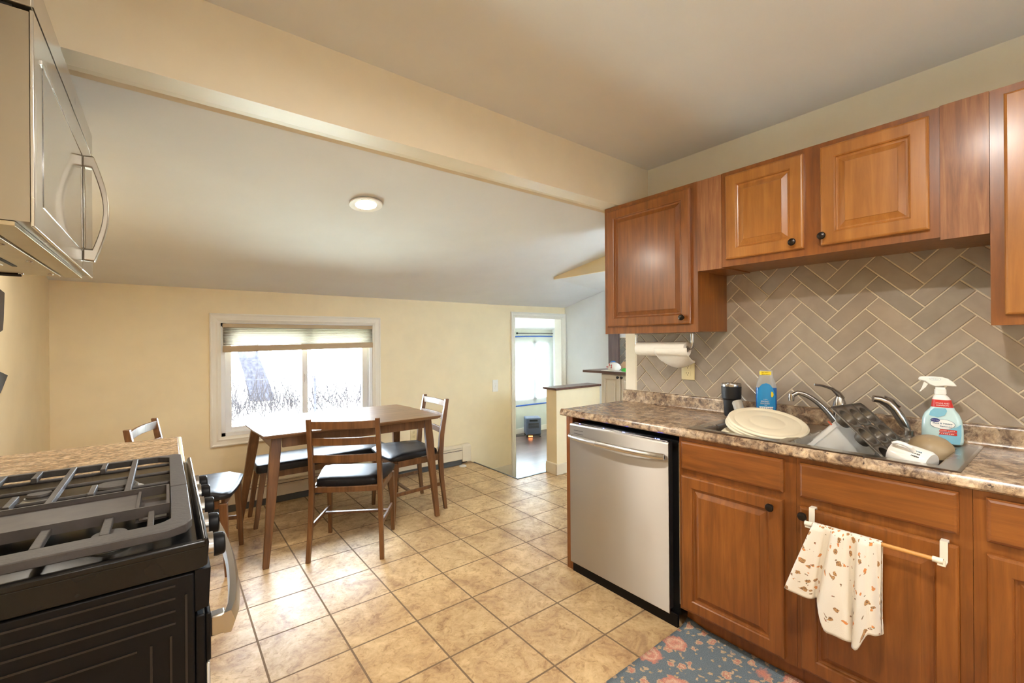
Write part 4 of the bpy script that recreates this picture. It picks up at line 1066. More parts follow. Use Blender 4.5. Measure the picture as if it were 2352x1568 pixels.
def outlet(name, label, cat, face, c, w, h, mat, kind='duplex'):
    """face 'Y' looks towards -Y, face 'X' towards -X; c = centre on the wall"""
    t = thing(name, label, cat)
    if face == 'Y': xf = Matrix.Translation(c) @ Matrix.Rotation(PI / 2, 4, 'X')
    else: xf = Matrix.Translation(c) @ Matrix.Rotation(-PI / 2, 4, 'Z') @ Matrix.Rotation(PI / 2, 4, 'X')
    MB().loft([[(x, y, 0) for x, y in rrect(w, h, 0.004)], [(x, y, 0.004) for x, y in rrect(w, h, 0.004)], [(x, y, 0.006) for x, y in rrect(w - 0.006, h - 0.006, 0.004)]]).build('cover_plate', mat, t, xf=xf)
    if kind == 'duplex':
        for s_ in (-1, 1):
            r_ = MB().loft([[(x, y + s_ * h * 0.18, 0.0062) for x, y in rrect(w * 0.46, h * 0.26, 0.010)], [(x, y + s_ * h * 0.18, 0.008) for x, y in rrect(w * 0.46, h * 0.26, 0.010)]]).build('receptacle', mat, t, xf=xf)
            m_ = MB()
            for dx_ in (-0.085, 0.085): m_.box(w * dx_ - 0.001, w * dx_ + 0.001, s_ * h * 0.18 - 0.001, s_ * h * 0.18 + 0.008, 0.0081, 0.0086)
            m_.lathe([(0, 0), (0.0026, 0), (0, 0.0005)], Matrix.Translation((0, s_ * h * 0.18 - 0.009, 0.0081)), 10)
            m_.build('slots', 'darkgap', r_, xf=xf, smooth=False)
    else:
        MB().box(-w * 0.18, w * 0.18, -h * 0.27, h * 0.27, 0.0062, 0.009).build('switch_plate_insert', mat, t, xf=xf, bevel=0.001)
        MB().box(-0.004, 0.004, -0.008, 0.010, 0.009, 0.016).build('toggle', mat, t, xf=xf, bevel=0.002)
    return t
outlet('wall_outlet', 'cream duplex outlet on the grey herringbone tiles, below the paper towels', 'outlet', 'X', (XW - 0.0092, 1.460, 1.171), 0.084, 0.118, 'almond')
outlet('wall_outlet', 'cream duplex outlet low on the window wall, behind the right dining chair', 'outlet', 'Y', (2.016, YW, 0.397), 0.074, 0.118, 'almond')
outlet('light_switch', 'white light switch on the cream wall left of the doorway', 'switch', 'Y', (3.060, YW, 0.830), 0.078, 0.140, 'whiteplastic', 'toggle')

# ------------------------------------------------------------------ cellular shade
t = thing('window_shade', 'beige cellular shade pulled partly down over the dining window', 'shade')
t2 = MB().box(0.357, 1.578, 4.222, 4.256, 1.480, 1.512).build('head_rail', simple('shade_rail', srgb(190, 170, 138), 0.6), t, bevel=0.003)
shm = film('shade_fabric', (0.30, 0.262, 0.20, 1), 1.0, 0.6)
mb = MB()
def shf(u, v):
    x = 0.360 + 1.215 * u; zb_ = 1.348 + 0.0 * u + (-0.012 + 0.012 * u); zt_ = 1.480
    z = zt_ + (zb_ - zt_) * v; k = v * 10
    return (x, 4.228 - 0.008 * abs(2 * (k - math.floor(k)) - 1), z)
mb.grid(shf, 30, 60); mb.build('shade_fabric', shm, t, smooth=False)
mb = MB()
rings = [[(0.358, 4.212, 1.332), (0.358, 4.246, 1.332), (0.358, 4.246, 1.280), (0.358, 4.212, 1.280)], [(1.577, 4.212, 1.352), (1.577, 4.246, 1.352), (1.577, 4.246, 1.302), (1.577, 4.212, 1.302)]]
mb.loft(rings); mb.build('bottom_rail', simple('shade_bottom', srgb(186, 164, 132), 0.6), t, bevel=0.004)

# ------------------------------------------------------------------ ceiling lights
def ceil_light(name, label, c, tilt, r, mat, vis=0.62, collar=False):
    t = thing(name, label, 'ceiling light')
    xf = Matrix.Translation(c) @ Matrix.Rotation(tilt, 4, 'X')
    MB().lathe([(r * vis, 0.012), (r * vis, -0.002), (r * 0.80, -0.004), (r * 0.97, -0.004), (r, 0.0)], xf, 36).build('trim_ring', 'whiteplastic', t)
    if collar: MB().lathe([(r * 0.86, 0.006), (r * 0.86, -0.0045), (r * 0.95, -0.0045), (r * 0.95, 0.006)], xf, 30).build('collar', 'whiteplastic', t)
    MB().lathe([(0, 0.001 if collar else 0.006), (r * vis, 0.001 if collar else 0.006)], xf, 30).build('lamp_disc', mat, t, smooth=False)
    return t
sl_t = -math.atan(0.1675)
yl, xl_ = 2.375, 0.856
ceil_light('recessed_light', 'round recessed ceiling light glowing on the sloped dining ceiling', (xl_, yl, zs(yl) - 0.0075), sl_t, 0.088, 'lamp')
ceil_light('recessed_light', 'added round recessed fill light on the slope by the left wall, hidden behind the microwave', (-0.38, 2.80, zs(2.80) - 0.0075), sl_t, 0.088, 'lamp_fill_side')  # unseen lamp added to brighten the left wall and dining side
ceil_light('recessed_light', 'round recessed ceiling light over the kitchen, above and right of the camera', (0.70, 0.30, ZC - 0.0075), 0.0, 0.088, 'lampk', 0.62, True)
ceil_light('recessed_light', 'added round recessed fill light over the rear of the kitchen, behind the camera', (1.25, -1.25, ZC - 0.0075), 0.0, 0.088, 'lamp_fill_rear', 0.62, True)  # unseen lamp added as fill for the kitchen
ceil_light('recessed_light', 'added round recessed fill light over the rear left of the kitchen, behind the camera', (0.10, -1.25, ZC - 0.0075), 0.0, 0.088, 'lamp_fill_rear', 0.62, True)  # second unseen rear lamp, added for the same fill

# ------------------------------------------------------------------ paper towels
t = thing('paper_towel_holder', 'dark metal paper towel holder under the left wall cabinet', 'holder')
mb = MB().box(2.285, 2.315, 1.32, 1.70, 1.386, 1.3915)
mb.build('mounting_plate', 'nickel', t, bevel=0.001)
MB().tube([(2.30, 1.328, 1.386), (2.298, 1.326, 1.34), (2.30, 1.332, 1.310), (2.30, 1.345, 1.300)], [0.009, 0.009, 0.010, 0.008], 12, flat=0.7).build('arm', 'nickel', t)
MB().tube([(2.30, 1.697, 1.386), (2.30, 1.699, 1.33), (2.30, 1.694, 1.30)], 0.007, 12).build('arm', 'nickel', t)
MB().tube([(2.30, 1.346, 1.300), (2.30, 1.692, 1.300)], 0.007, 12).build('rod', 'nickel', t)
t = thing('paper_towel_roll', 'white paper towel roll with a loose sheet hanging, under the wall cabinet', 'paper towels')
MB().lathe([(0.018, 0), (0.041, 0), (0.0415, 0.002), (0.0415, 0.322), (0.041, 0.324), (0.018, 0.324), (0.018, 0)], Matrix.Translation((2.30, 1.358, 1.300)) @ Matrix.Rotation(-PI / 2, 4, 'X'), 40).build('roll', 'paper', t)
def sheet(u, v):
    y = 1.335 + 0.21 * u + 0.03 * v * (1 - u)
    L = 0.055 + 0.085 * math.sin(PI * min(1, 0.15 + 0.75 * (1 - u)))
    a = -2.2 + 0.0 * u
    if v < 0.4:
        ang = PI * (0.95 + 0.42 * (v / 0.4)); x = 2.30 + 0.0435 * math.cos(ang); z = 1.30 + 0.0435 * math.sin(ang) + (0.0)
    else:
        w = (v - 0.4) / 0.6; ang = PI * 1.37; x = 2.30 + 0.0435 * math.cos(ang) + 0.075 * w; z = 1.30 + 0.0435 * math.sin(ang) - (L - 0.03) * w * (1 - 0.35 * w)
    return (x, y - 0.022 * v * (1 - u), z)
MB().grid(sheet, 16, 24).build('loose_sheet', 'paper', t, angle=180, solid=0.0006)

# ------------------------------------------------------------------ tumbler, soap, spray bottle
t = thing('tumbler', 'black insulated tumbler with a steel rim, on the worktop left of the soap', 'tumbler')
c_ = Matrix.Translation((2.400, 1.163, 0.942))
MB().lathe([(0, 0), (0.033, 0), (0.035, 0.004), (0.040, 0.082), (0.041, 0.088), (0.0475, 0.094), (0.0485, 0.100), (0.0495, 0.158), (0.0495, 0.1585)], c_, 36).build('cup_body', 'blackmatte', t)
MB().lathe([(0.0495, 0.159), (0.0500, 0.172), (0.049, 0.174), (0.047, 0.172), (0.046, 0.150), (0, 0.02)], c_, 36).build('steel_rim', 'nickel', t)

def face_xf(x, y, z):
    """frame whose local -Y looks at the camera position"""
    a = math.atan2(-x, y)
    return Matrix.Translation((x, y, z)) @ Matrix.Rotation(a, 4, 'Z')
def sell(w, d, n=28, p=2.6, ox=0.0):
    out = []
    for k in range(n):
        a = 2 * PI * k / n; c0, s0 = math.cos(a), math.sin(a)
        out.append((ox + w * math.copysign(abs(c0) ** (2 / p), c0), d * math.copysign(abs(s0) ** (2 / p), s0)))
    return out
def bottle(mb, prof, xf, p=2.6):
    mb.loft([[xf @ Vector((x, y, z)) for x, y in sell(w, d, 28, p, ox)] for z, w, d, ox in prof])
t = thing('dish_soap_bottle', 'upside-down clear bottle of blue dish soap with a yellow label, behind the plates', 'soap bottle')
xf = face_xf(2.396, 0.985, 0.948)
mb = MB(); bottle(mb, [(0.0, 0.024, 0.018, 0), (0.004, 0.030, 0.020, 0), (0.02, 0.040, 0.024, 0), (0.07, 0.0465, 0.027, 0), (0.11, 0.0465, 0.027, 0), (0.160, 0.046, 0.027, 0)], xf)
mb.build('blue_soap', simple('blue_soap', srgb(20, 96, 176), 0.12, coat=0.6), t, angle=60)
mb = MB(); bottle(mb, [(0.161, 0.0455, 0.0268, 0), (0.185, 0.041, 0.025, 0), (0.205, 0.034, 0.022, 0), (0.225, 0.031, 0.021, 0), (0.232, 0.030, 0.021, 0), (0.238, 0.030, 0.021, 0), (0.246, 0.028, 0.019, 0)], xf)
mb.build('clear_wall', film('clear_bottle', (0.85, 0.86, 0.84, 1), 0.32, 0.08), t, angle=60)
lab = [( -0.034, 0.022), (0.034, 0.022), (0.040, 0.06), (0.040, 0.12), (0.030, 0.158), (0.016, 0.178), (0.0, 0.184), (-0.018, 0.178), (-0.033, 0.160), (-0.041, 0.12), (-0.041, 0.06)]
def onface(pts, d): return [xf @ Vector((x, -d, z)) for x, z in pts]
def curved_patch(name, pts, mat, parent, xf, w, d, p=2.6, off=0.0008):
    """a label cut to the outline pts (x,z), wrapped on the front of a superellipse bottle"""
    mb = MB(); vs = []
    xs_ = [q[0] for q in pts]; x0_, x1_ = min(xs_), max(xs_)
    n = 14; cols = []
    def zr(x):
        zz = []
        for a, b in zip(pts, pts[1:] + pts[:1]):
            if (a[0] - x) * (b[0] - x) <= 1e-12 and abs(a[0] - b[0]) > 1e-9:
                u = (x - a[0]) / (b[0] - a[0]); zz.append(a[1] + (b[1] - a[1]) * u)
        return (min(zz), max(zz)) if zz else (0, 0)
    for k in range(n + 1):
        x = x0_ + 1e-4 + (x1_ - x0_ - 2e-4) * k / n
        z0_, z1_ = zr(x); y = -(d * max(0.0, 1 - abs(x / w) ** p) ** (1 / p) + off)
        cols.append((mb.bm.verts.new(xf @ Vector((x, y, z0_))), mb.bm.verts.new(xf @ Vector((x, y, z1_)))))
    for a, b in zip(cols, cols[1:]): mb.bm.faces.new([a[0], b[0], b[1], a[1]])
    return mb.build(name, mat, parent, angle=180)
L1 = curved_patch('label', lab, simple('soap_label_blue', srgb(38, 140, 200), 0.3), t, xf, 0.0470, 0.0275)
curved_patch('yellow_sticker', [(-0.029, 0.224), (0.022, 0.224), (0.022, 0.242), (-0.029, 0.242)], 'yellow', t, xf, 0.033, 0.0222)
flip = Matrix.Rotation(PI, 4, 'Z')
fr = xf @ Matrix.Rotation(PI / 2, 4, 'X')
def onlabel(x, z, d): return fr @ Matrix.Translation((x, z, d))
curved_patch('logo_patch', [(-0.030, 0.044), (0.027, 0.044), (0.030, 0.066), (-0.031, 0.066)], 'white', L1, xf, 0.0470, 0.0275, off=0.0014)
text('lettering', 'DAWN', 0.021, 'navy', L1, onlabel(-0.002, 0.056, 0.0302) @ flip)
text('lettering', 'REMOVES', 0.0095, 'white', L1, onlabel(-0.006, 0.082, 0.0298) @ flip)
text('lettering', 'GREASE', 0.0105, 'white', L1, onlabel(-0.006, 0.0925, 0.0298) @ flip)
strokes('white', L1, onlabel(-0.004, 0.1025, 0.0298) @ flip, 0.018, 0.0022, 5)
text('lettering', 'ultra', 0.006, 'white', L1, onlabel(-0.002, 0.0725, 0.0298) @ flip)
strokes('blackprint', t, onlabel(-0.003, 0.2285, 0.0236) @ flip, 0.036, 0.0022, 7)
strokes('blackprint', t, onlabel(-0.003, 0.2365, 0.0236) @ flip, 0.034, 0.0022, 6)
mb = MB()
mb.lathe([(0, 0), (0.011, 0), (0.009, 0.0006), (0, 0.0008)], onlabel(0.022, 0.128, 0.0262), 18, 0.9, 1.35)
mb.build('yellow_print', 'yellow', L1)

t = thing('spray_bottle', 'white and pale blue trigger spray bottle of mildew remover on the sink deck', 'spray bottle')
sx_, sy_ = 2.345, 0.332
xf = face_xf(sx_, sy_, 0.9475)
bm_ = simple('bottle_aqua', srgb(196, 224, 226), 0.25, coat=0.4)
mb = MB(); bottle(mb, [(0.0, 0.052, 0.022, 0), (0.004, 0.057, 0.025, 0), (0.015, 0.059, 0.027, 0), (0.06, 0.0585, 0.028, 0), (0.095, 0.055, 0.028, -0.001), (0.115, 0.048, 0.027, -0.001), (0.130, 0.037, 0.025, 0.0), (0.140, 0.032, 0.024, 0.001)], xf, 3.0)
body = mb.build('bottle_body', bm_, t, angle=60)
mb = MB(); bottle(mb, [(0.1402, 0.0315, 0.024, 0.001), (0.150, 0.0295, 0.0235, 0.0), (0.168, 0.0265, 0.022, -0.001)], xf, 2.6)
red = mb.build('red_band', 'red', t, angle=60)
mb = MB(); bottle(mb, [(0.1682, 0.0262, 0.0218, -0.001), (0.180, 0.021, 0.020, -0.003), (0.186, 0.016, 0.016, -0.004), (0.188, 0.015, 0.015, -0.004), (0.189, 0.0175, 0.0175, -0.004), (0.206, 0.0170, 0.0170, -0.004), (0.208, 0.014, 0.014, -0.004), (0.215, 0.014, 0.012, -0.004)], xf, 2.1)
mb.build('neck', 'whiteplastic', t, angle=50)
head = [(-0.066, 0.240), (-0.066, 0.249), (-0.060, 0.254), (-0.030, 0.2555), (0.002, 0.254), (0.018, 0.248), (0.032, 0.236), (0.042, 0.221), (0.030, 0.2195), (0.010, 0.221), (-0.018, 0.217), (-0.034, 0.224), (-0.046, 0.236), (-0.058, 0.239)]
mb = MB(); mb.prism(head, 'Y', -0.012, 0.012); mb.build('spray_head', 'whiteplastic', t, bevel=0.004, seg=3, xf=xf)
mb = MB(); mb.prism([(-0.050, 0.234), (-0.038, 0.226), (-0.044, 0.214), (-0.058, 0.197), (-0.064, 0.193), (-0.056, 0.212)], 'Y', -0.006, 0.006); mb.build('trigger', 'whiteplastic', t, bevel=0.001, xf=xf)
fr = xf @ Matrix.Rotation(PI / 2, 4, 'X')
def onlabel(x, z, d): return fr @ Matrix.Translation((x, z, d))
blue2 = simple('label_aqua_dark', srgb(132, 192, 214), 0.3)
L2 = curved_patch('label_swirl', [(-0.010, 0.006), (0.050, 0.006), (0.052, 0.04), (0.052, 0.082), (0.040, 0.070), (0.012, 0.056), (-0.006, 0.040), (-0.014, 0.020)], blue2, body, xf, 0.0592, 0.0285, 3.0)
curved_patch('label_swirl', [(-0.036, 0.108), (-0.012, 0.102), (0.008, 0.112), (0.014, 0.128), (0.010, 0.138), (-0.022, 0.136), (-0.034, 0.122)], blue2, body, xf, 0.050, 0.0285, 3.0)
def oval(w, h, n=24): return [(w * math.cos(2 * PI * k / n), h * math.sin(2 * PI * k / n)) for k in range(n)]
mb = MB(); mb.loft([[onlabel(0.001 + x, 0.0775 + y, z_).translation for x, y in oval(0.0345, 0.0185)] for z_ in (0.0283, 0.0289)]); mb.build('oval_outline', 'greytext', body, smooth=False)
mb = MB(); mb.loft([[onlabel(0.001 + x, 0.0775 + y, z_).translation for x, y in oval(0.0333, 0.0175)] for z_ in (0.0287, 0.0292)]); mb.build('oval_label', 'white', body, smooth=False)
mb = MB(); mb.loft([[onlabel(-0.019 + x, 0.091 + y, z_).translation for x, y in oval(0.013, 0.0072)] for z_ in (0.0288, 0.0298)]); mb.build('logo_oval', 'navy', body, smooth=False)
text('lettering', 'Great Value', 0.0042, 'white', body, onlabel(-0.019, 0.091, 0.0302))
text('lettering', 'Mold & Mildew', 0.0088, 'greytext', body, onlabel(0.001, 0.0795, 0.0296))
text('lettering', 'Remover', 0.0088, 'greytext', body, onlabel(0.010, 0.0695, 0.0296))
for zz in (0.0535, 0.0425):
    mb = MB(); mb.prism([(-0.009, zz - 0.0045), (0.040, zz - 0.0045), (0.040, zz + 0.0045), (-0.005, zz + 0.0045)], 'Y', -0.0294, -0.0286); mb.build('red_banner', 'red', body, smooth=False, xf=xf)
strokes('white', body, onlabel(0.0155, 0.0535, 0.0296), 0.04, 0.0018, 8)
strokes('white', body, onlabel(0.0155, 0.0425, 0.0296), 0.038, 0.0018, 7)
text('lettering', 'STAINS AND', 0.0066, 'white', red, onlabel(0.001, 0.1555, 0.0241))
text('lettering', 'DISINFECTS', 0.0066, 'white', red, onlabel(0.001, 0.1475, 0.0245))
mb = MB(); mb.loft([[onlabel(-0.018 + x, 0.246 + y, z_).translation for x, y in oval(0.016, 0.0055)] for z_ in (0.0120, 0.0124)]); mb.build('head_oval', 'greytext', t, smooth=False)
mb = MB(); mb.loft([[onlabel(-0.018 + x, 0.246 + y, z_).translation for x, y in oval(0.0153, 0.0048)] for z_ in (0.0122, 0.0126)]); mb.build('head_oval', 'white', t, smooth=False)
strokes('greytext', t, onlabel(-0.018, 0.246, 0.0128), 0.02, 0.0014, 5)

# ------------------------------------------------------------------ dishes in the sink
def disc_mat(c, normal, spin=0.0):
    n_ = Vector(normal).normalized()
    return Matrix.Translation(c) @ n_.to_track_quat('Z', 'Y').to_matrix().to_4x4() @ Matrix.Rotation(spin, 4, 'Z')
nrm = (-0.17, -0.19, 0.95)
LC = Vector((2.114, 0.866, 0.981))
nv = Vector(nrm).normalized()
lid_labels = ['large round cream plastic lid on top of the lid stack in the sink', 'round cream plastic lid, second in the stack in the left bowl', 'round cream plastic lid at the bottom of the stack in the left bowl']
for k in range(3):
    r_ = 0.159 - 0.003 * k
    t_ = MB().lathe([(a_, b_ * 0.65) for a_, b_ in [(0, 0.004), (0.066, 0.004), (0.070, 0.0025), (0.074, 0.004), (r_ - 0.034, 0.004), (r_ - 0.028, 0.0015), (r_ - 0.018, 0.0085), (r_ - 0.006, 0.008), (r_, 0.001), (r_, -0.006), (r_ - 0.003, -0.006), (r_ - 0.006, 0.003), (r_ - 0.02, 0.004), (r_ - 0.03, -0.001), (0, 0.0)]],
                    disc_mat(LC - nv * (0.0105 * k) + Vector((-0.004 * k, 0.006 * k, 0)), nrm), 64).build('plastic_food_cover', 'cream_plastic')
    tag(t_, lid_labels[k], 'lid', 'cream plastic lids in the sink')
o = MB().lathe([(0, -0.002), (0.04, -0.002), (0.066, 0.022), (0.072, 0.050), (0.0700, 0.050), (0.063, 0.024), (0.038, 0.002), (0, 0.002)], disc_mat((2.050, 0.985, 0.938), (0.10, 0.0, -1.0)), 36).build('small_bowl', 'cream_plastic')
tag(o, 'small cream bowl upside down in the left sink bowl, left of the lids', 'bowl')
o = MB().lathe([(0, 0), (0.022, 0), (0.024, 0.05), (0.024, 0.088), (0.019, 0.096), (0, 0.098)], disc_mat((2.305, 1.063, 0.9475), (0.15, 0.35, 0.9)), 24).build('food_container', simple('grey_plastic', srgb(176, 168, 154), 0.4))
tag(o, 'small grey plastic cup peeking out behind the left edge of the lid stack', 'cup')
# cloudy storage tub lying on its side
t = thing('storage_tub', 'cloudy translucent plastic tub leaning on its side between the lids and the muffin tin', 'tub')
ctr = Vector((2.105, 0.575, 0.905)); ax = Vector((-0.12, 0.72, 0.66)).normalized()
q_ = ax.to_track_quat('Z', 'Y').to_matrix().to_4x4(); q_ = Matrix.Translation(ctr) @ q_
rings = []
for z, w, h in ((-0.075, 0.19, 0.10), (-0.070, 0.205, 0.115), (0.080, 0.235, 0.150), (0.085, 0.236, 0.151), (0.088, 0.250, 0.162), (0.102, 0.252, 0.164)):
    rings.append([q_ @ Vector((x, y, z)) for x, y in rrect(w, h, 0.04, 5)])
MB().loft(rings, cap=False).build('tub_wall', 'clearplastic', t, angle=60)
mb = MB(); vs = [mb.bm.verts.new(q_ @ Vector((x, y, -0.075))) for x, y in rrect(0.19, 0.10, 0.04, 5)]; mb.bm.faces.new(vs); mb.build('tub_base', 'clearplastic', t, smooth=False)
# muffin tin
t = thing('muffin_tin', 'grey non-stick muffin tin propped diagonally in the right sink bowl', 'baking tin')
u_ = Vector((-0.10, -0.715, -0.69)).normalized(); v_ = Vector((0.99, -0.12, -0.02)); v_ = (v_ - u_ * v_.dot(u_)).normalized(); n_ = u_.cross(v_).normalized()
if n_.z < 0: n_ = -n_
O_ = Vector((2.000, 0.537, 1.057)); S_ = 0.083
def TP(a, b, c): return O_ + u_ * a + v_ * b + n_ * c
bm = bmesh.new()
NR, NC, SEG = 3, 3, 24
cell = {}
a0, a1, b0, b1 = -0.055, S_ * 2 + 0.052, -0.048, S_ * 2 + 0.048
# flat plate cells with round holes
for i in range(NR):
    for j in range(NC):
        ca, cb_ = i * S_, j * S_
        lo_a = a0 if i == 0 else ca - S_ / 2; hi_a = a1 if i == NR - 1 else ca + S_ / 2
        lo_b = b0 if j == 0 else cb_ - S_ / 2; hi_b = b1 if j == NC - 1 else cb_ + S_ / 2
        outer_, inner_, prev = [], [], None
        for k in range(SEG):
            an = 2 * PI * (k + 0.5) / SEG; dx_, dy_ = math.cos(an), math.sin(an)
            ts = []
            if dx_ > 1e-6: ts.append((hi_a - ca) / dx_)
            if dx_ < -1e-6: ts.append((lo_a - ca) / dx_)
            if dy_ > 1e-6: ts.append((hi_b - cb_) / dy_)
            if dy_ < -1e-6: ts.append((lo_b - cb_) / dy_)
            tt = min(ts); outer_.append(bm.verts.new(TP(ca + dx_ * tt, cb_ + dy_ * tt, 0)))
        prof_ = [(0.0345, 0.0), (0.0335, -0.003), (0.0255, -0.028), (0.023, -0.031)]
        rr = [[bm.verts.new(TP(ca + r * math.cos(2 * PI * (k + 0.5) / SEG), cb_ + r * math.sin(2 * PI * (k + 0.5) / SEG), z)) for k in range(SEG)] for r, z in prof_]
        chain = [outer_] + rr
        for A_, B_ in zip(chain, chain[1:]):
            for k in range(SEG): bm.faces.new([A_[k], A_[(k + 1) % SEG], B_[(k + 1) % SEG], B_[k]])
        bm.faces.new(rr[-1])
mb = MB(); mb.bm.free(); mb.bm = bm
mb.build('tin_body', 'tin', t, solid=0.0012)
mb = MB()
rim = [TP(a + (a0 + a1) / 2, b + (b0 + b1) / 2, 0.0) for a, b in rrect(a1 - a0, b1 - b0, 0.02, 5)]
mb.tube(rim + rim[:2], 0.0022, 8, cap=False); mb.build('rolled_rim', 'tin', t)
# orange silicone edge, mug, stoneware bowl
o = MB().prism([(0, 0), (0.030, 0.004), (0.034, 0.012), (0.006, 0.016)], 'Z', 0, 0.004, mat=Matrix.Translation((2.030, 0.612, 1.030)) @ Matrix.Rotation(math.radians(-78), 4, 'Z') @ Matrix.Rotation(math.radians(52), 4, 'Y')).build('silicone_spatula', 'orange', bevel=0.001)
tag(o, 'bit of an orange silicone spatula showing between tub and muffin tin', 'spatula')
t = thing('mug', 'white ceramic mug with printed lettering lying in the right sink bowl', 'mug')
am = Vector((-0.28, -0.93, -0.16)).normalized()
qm = Matrix.Translation((2.010, 0.408, 0.948)) @ am.to_track_quat('Z', 'Y').to_matrix().to_4x4()
MB().lathe([(0, 0.100), (0.040, 0.098), (0.043, 0.003), (0.045, 0.0), (0.047, 0.004), (0.047, 0.06), (0.0455, 0.098), (0.040, 0.108), (0, 0.108)], qm, 40).build('mug_body', 'mug', t)
hpts = [(qm @ Vector((0, 0, z)) + (Vector((-0.62, 0.10, 0.78)).normalized()) * r) for z, r in ((0.018, 0.040), (0.016, 0.060), (0.030, 0.071), (0.050, 0.072), (0.066, 0.064), (0.072, 0.043))]
MB().tube(hpts, 0.0065, 12).build('handle', 'mug', t)
nt = Vector((-0.75, -0.12, 0.65)); nt = (nt - am * nt.dot(am)).normalized()
zt_ = nt; xt_ = am.copy(); yt_ = zt_.cross(xt_).normalized()
Rm = Matrix(((xt_.x, yt_.x, zt_.x, 0), (xt_.y, yt_.y, zt_.y, 0), (xt_.z, yt_.z, zt_.z, 0), (0, 0, 0, 1)))
cm = qm @ Vector((0, 0, 0.078))
strokes('greytext', t, Matrix.Translation(cm + nt * 0.0470 + yt_ * 0.010) @ Rm, 0.026, 0.003, 4)
strokes('blackprint', t, Matrix.Translation(cm + nt * 0.0473) @ Rm, 0.024, 0.003, 4)
strokes('blackprint', t, Matrix.Translation(cm + nt * 0.0470 - yt_ * 0.010) @ Rm, 0.022, 0.004, 6)
o = MB().lathe([(0, 0), (0.026, 0.001), (0.042, 0.008), (0.060, 0.026), (0.069, 0.062), (0.067, 0.062), (0.057, 0.030), (0.038, 0.013), (0, 0.007)], disc_mat((2.212, 0.340, 0.990), (0.12, 0.10, -1.0)), 44).build('stoneware_bowl', 'stone')
tag(o, 'beige stoneware bowl turned upside down behind the white mug', 'bowl')

# ------------------------------------------------------------------ over-door towel bar and towel
t = thing('towel_bar', 'over-door towel bar with white hooks and a wooden rod', 'towel bar')
for yy in (0.612, 0.262):
    MB().prism([(1.8870, 0.700), (1.8870, 0.7285), (1.866, 0.7285), (1.866, 0.705), (1.863, 0.670), (1.822, 0.670), (1.822, 0.688), (1.826, 0.688), (1.826, 0.674), (1.859, 0.674), (1.862, 0.732), (1.8890, 0.732), (1.8890, 0.700)][::-1], 'Y', yy - 0.009, yy + 0.009).build('hook', 'offwhite', t, smooth=False)
MB().tube([(1.826, 0.600, 0.684), (1.826, 0.272, 0.684)], 0.0065, 16).build('rod', 'birch', t)
for yy in (0.610, 0.270):
    MB().tube([(1.826, yy - 0.012, 0.684), (1.826, yy + 0.012, 0.684)], 0.0085, 16).build('rod_cap', 'offwhite', t)
t = thing('dish_towel', 'white dish towel printed with dogs and pumpkins, draped over the towel bar', 'towel')
def sstep(a, b, x):
    x = min(1, max(0, (x - a) / (b - a))); return x * x * (3 - 2 * x)
def drape(front):
    def f(u, v):
        # u along the rod (0 = left in the picture), v down
        y = 0.594 - 0.192 * u
        if front:
            L = 0.240 + 0.095 * sstep(0.30, 0.40, u) + 0.035 * sstep(0.42, 0.66, u) - 0.085 * sstep(0.74, 0.84, u) + 0.012 * math.sin(7 * u)
        else: L = 0.20 + 0.10 * u
        ph = u * 5.4 * PI + 0.6
        fold = math.sin(ph) * (0.007 + 0.022 * min(1, v * 1.5)) + 0.008 * math.sin(ph * 2.1 + 1.0) * v
        if v < 0.12:
            a = v / 0.12 * PI / 2
            rr = 0.0105 + (0.004 * (1 + math.sin(ph)) if front else 0)
            return (1.826 - rr * math.sin(a) * (1 if front else -1), y, 0.684 + 0.0105 * math.cos(a))
        w = (v - 0.12) / 0.88
        flare = 0.066 * w * (1 - u / 0.55) if u < 0.55 else 0.0
        x = min(1.8155, 1.8075 - fold * 0.9 - 0.012 * w) if front else (1.8405 + fold * 0.15)
        return (x, y + flare + 0.016 * math.cos(ph) * w, 0.684 - L * w)
    return f
MB().grid(drape(True), 70, 44).build('front_fall', 'towel', t, angle=180, solid=0.0022)
MB().grid(drape(False), 60, 24).build('back_fall', 'towel', t, angle=180, solid=0.0022)

# ------------------------------------------------------------------ rug
mb = MB()
def rugf(u, v):
    x = 1.28 + 0.668 * u; y = 1.158 - 2.3 * v
    z = 0.008 + 0.0015 * math.sin(9 * y + 5 * x) + 0.010 * max(0, (u - 0.93) / 0.07) ** 1.5 + 0.016 * max(0, 1 - v * 30) * max(0, (u - 0.9) / 0.1)
    return (x, y, z)
mb.grid(rugf, 40, 80)
o = mb.build('rug', 'rug', solid=0.006, angle=180)
tag(o, 'faded blue runner rug with pink flowers on the tile floor before the sink', 'rug')

# ------------------------------------------------------------------ side kitchen beyond the half wall
c = thing('base_cabinet', 'tall off-white base cabinet with black knobs, beyond the half wall', 'cabinet')
greyw = simple('off_white_cabinet', srgb(214, 202, 184), 0.35)
MB().box(3.78, 4.21, 2.2, 3.25, 0.0, 0.995).build('cabinet_body', greyw, c, bevel=0.001)
for a, b, kn in ((2.985, 3.243, 3.005), (2.72, 2.975, 2.955), (2.22, 2.71, 2.26)):
    d_ = raised_door('door', greyw, c, a, b, 0.12, 0.985, 3.76, fr=0.05)
    mbk = MB().lathe([(0, 0), (0.006, 0), (0.006, 0.012), (0.014, 0.018), (0.015, 0.024), (0.010, 0.030), (0, 0.031)], Matrix.Translation((3.76, kn, 0.962)) @ Matrix.Rotation(-PI / 2, 4, 'Y'), 16); mbk.build('knob', 'blackmatte', d_)
o = MB().box(3.735, 4.215, 2.2, 3.495, 0.996, 1.022).build('wooden_worktop', 'darkwood', bevel=0.003)
tag(o, 'dark wooden worktop overhanging the half wall beyond the kitchen', 'worktop')
